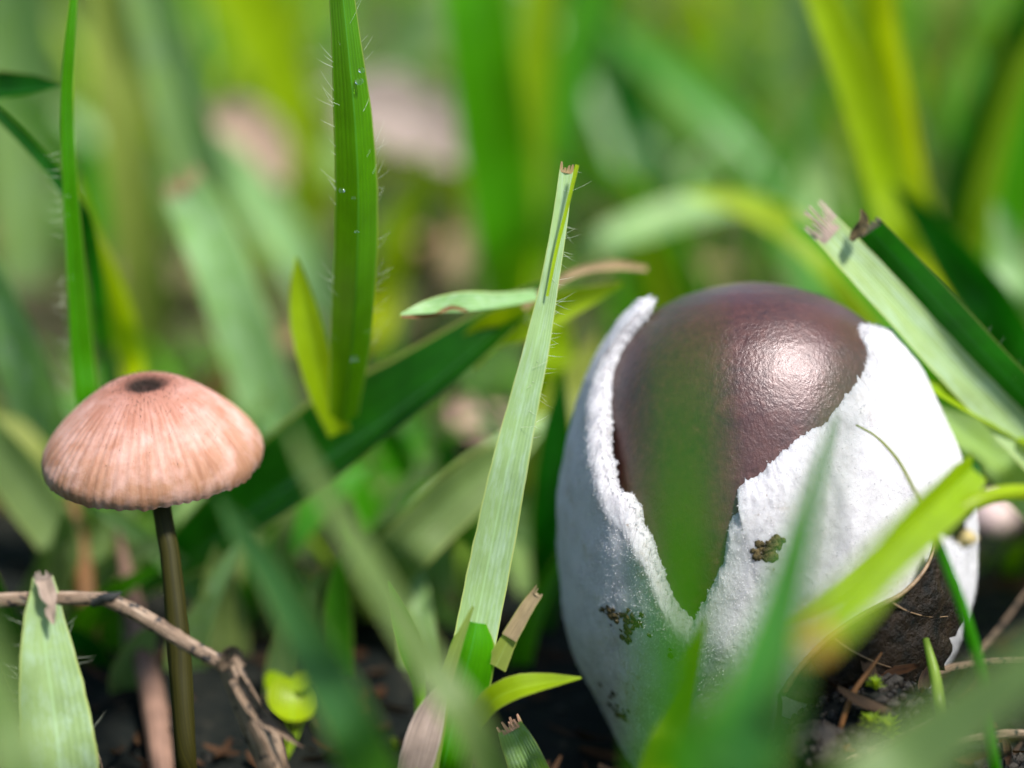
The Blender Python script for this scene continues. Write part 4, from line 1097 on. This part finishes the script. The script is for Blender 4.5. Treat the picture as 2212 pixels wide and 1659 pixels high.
mg, nt, nd, lk, out = nodes_of('dew_water')
gl = nd.new('ShaderNodeBsdfGlass'); gl.inputs['IOR'].default_value = 1.33; gl.inputs['Roughness'].default_value = 0
lk.new(gl.outputs[0], out.inputs[0])
for label, u, v, d, r in (
    ('large dew drop on the mint slanting blade', 58, 805, 30.3, .06), ('second dew drop higher on the mint slanting blade', 24, 748, 30.1, .06),
    ('dew drop on the edge of the tall hairy leaf', 781, 152, 24.55, .035), ('flat dew drop low on the tall hairy leaf edge', 776, 176, 24.6, .045),
    ('tiny dew drop halfway up the tall hairy leaf', 739, 411, 24.9, .032), ('tiny dew drop on the fold of the tall hairy leaf', 764, 428, 24.95, .02), ('pale dew drop low on the tall hairy leaf', 766, 776, 26.0, .045),
    ('tiny dew drop near the bend of the tall hairy leaf', 771, 500, 24.95, .022), ('dew drop on the lime leaf behind the tapering leaf', 1152, 692, 26.9, .1)):
    V, F = [], []; lump(V, F, P(u, v, d), r, u, 3, .04, .85)
    tag(mesh_obj('dew_drop', V, F, mg, origin=V[0]), label, 'dew drop', 'dew drops on the grass')

# ================================================================== the rest of the meadow
def meadow():
    rnd = random.Random(21)
    mat = blade_mat('meadow_grass', (.06, .27, .005), (.28, .54, .002), .45, .42, tint=True, blotch=.4)
    V, F, UV, T = [], [], [], []
    def add(x, y, h, w, lean, az, tint):
        base = Vector((x, y, gz(x, y) - .1)); d = Vector((math.cos(az), math.sin(az), 0)); a = Vector((-math.sin(az + rnd.gauss(0, .8)), math.cos(az), 0)).normalized()
        q = len(V); n = 9
        for i in range(n):
            f = i / (n - 1)
            p = base + Vector((0, 0, h * (f - .25 * lean * f * f))) + d * (h * lean * f * f)
            ww = w * (1 - f ** 2.2) * (.6 + .4 * min(1, f * 4)) * .5 + .004
            nn = d * .12 * w
            for s in (-1, 0, 1):
                V.append(p + a * (s * ww) + nn * abs(s)); UV.append((s * .5 + .5, f)); T.append(tint)
        for i in range(n - 1):
            for j in range(2): F.append((q + i * 3 + j, q + i * 3 + j + 1, q + (i + 1) * 3 + j + 1, q + (i + 1) * 3 + j))
    # beyond the mushrooms
    for _ in range(620):
        y = 60 + 90 * rnd.random() ** 1.3
        x = rnd.uniform(-1, 1) * (.34 * y + 8)
        add(x, y, rnd.uniform(4, 11), rnd.uniform(.3, .95), rnd.uniform(.1, 1.1), rnd.uniform(0, 6.28), rnd.random() * 2.2)
    for _ in range(170):
        y = rnd.uniform(47, 64); x = rnd.uniform(-1, 1) * (.3 * y + 3)
        if x < -1 and rnd.random() < .6: continue
        add(x, y, rnd.uniform(3, 8), rnd.uniform(.4, 1.0), rnd.uniform(.2, 1.2), rnd.uniform(0, 6.28), rnd.random() * 2.2)
    # low fine grass in the gaps
    for _ in range(900):
        y = rnd.uniform(29, 64); x = rnd.uniform(-1, 1) * (.3 * y + 4)
        add(x, y, rnd.uniform(.6, 2.0), rnd.uniform(.12, .4), rnd.uniform(.3, 1.4), rnd.uniform(0, 6.28), rnd.random() * 1.6)
    # unseen grass added round the camera and sides to shade soil and veil foot: low near the mushrooms, taller farther off
    k = 0
    while k < 1500:
        x, y = rnd.uniform(-22, 24), rnd.uniform(-14, 46)
        dx = abs(x) - .23 * max(0, y)
        h = rnd.uniform(2.0, 4.6) if dx < 3.5 else rnd.uniform(3.5, 8.5)
        if y < 21 and dx < 1: h = min(h, rnd.uniform(1.0, 3.4)); 
        w, lean, az = rnd.uniform(.25, .8), rnd.uniform(.1, .7), rnd.uniform(0, 6.28)
        k += 1
        if y > 21 and dx < 1.3: continue
        bad = False
        for f in (0, .25, .5, .75, 1):
            p = Vector((x, y, h * (f - .25 * lean * f * f))) + Vector((math.cos(az), math.sin(az), 0)) * (h * lean * f * f) - CAM
            d = p.dot(FWD)
            if p.length < 3 or (d > 0 and abs(p.x) / d < .235 + .8 / d and abs(p.dot(UP)) / d < .18 + .8 / d): bad = True
        if not bad: add(x, y, h, w, lean, az, rnd.random() * 1.5)
    o = mesh_obj('grass', V, F, mat, None, UV, attr=T)
    tag(o, 'mass of soft green grass filling the ground behind and around the mushrooms', 'grass', kind='stuff')
meadow()

for o in bpy.data.objects:
    if '_o' in o: del o['_o']
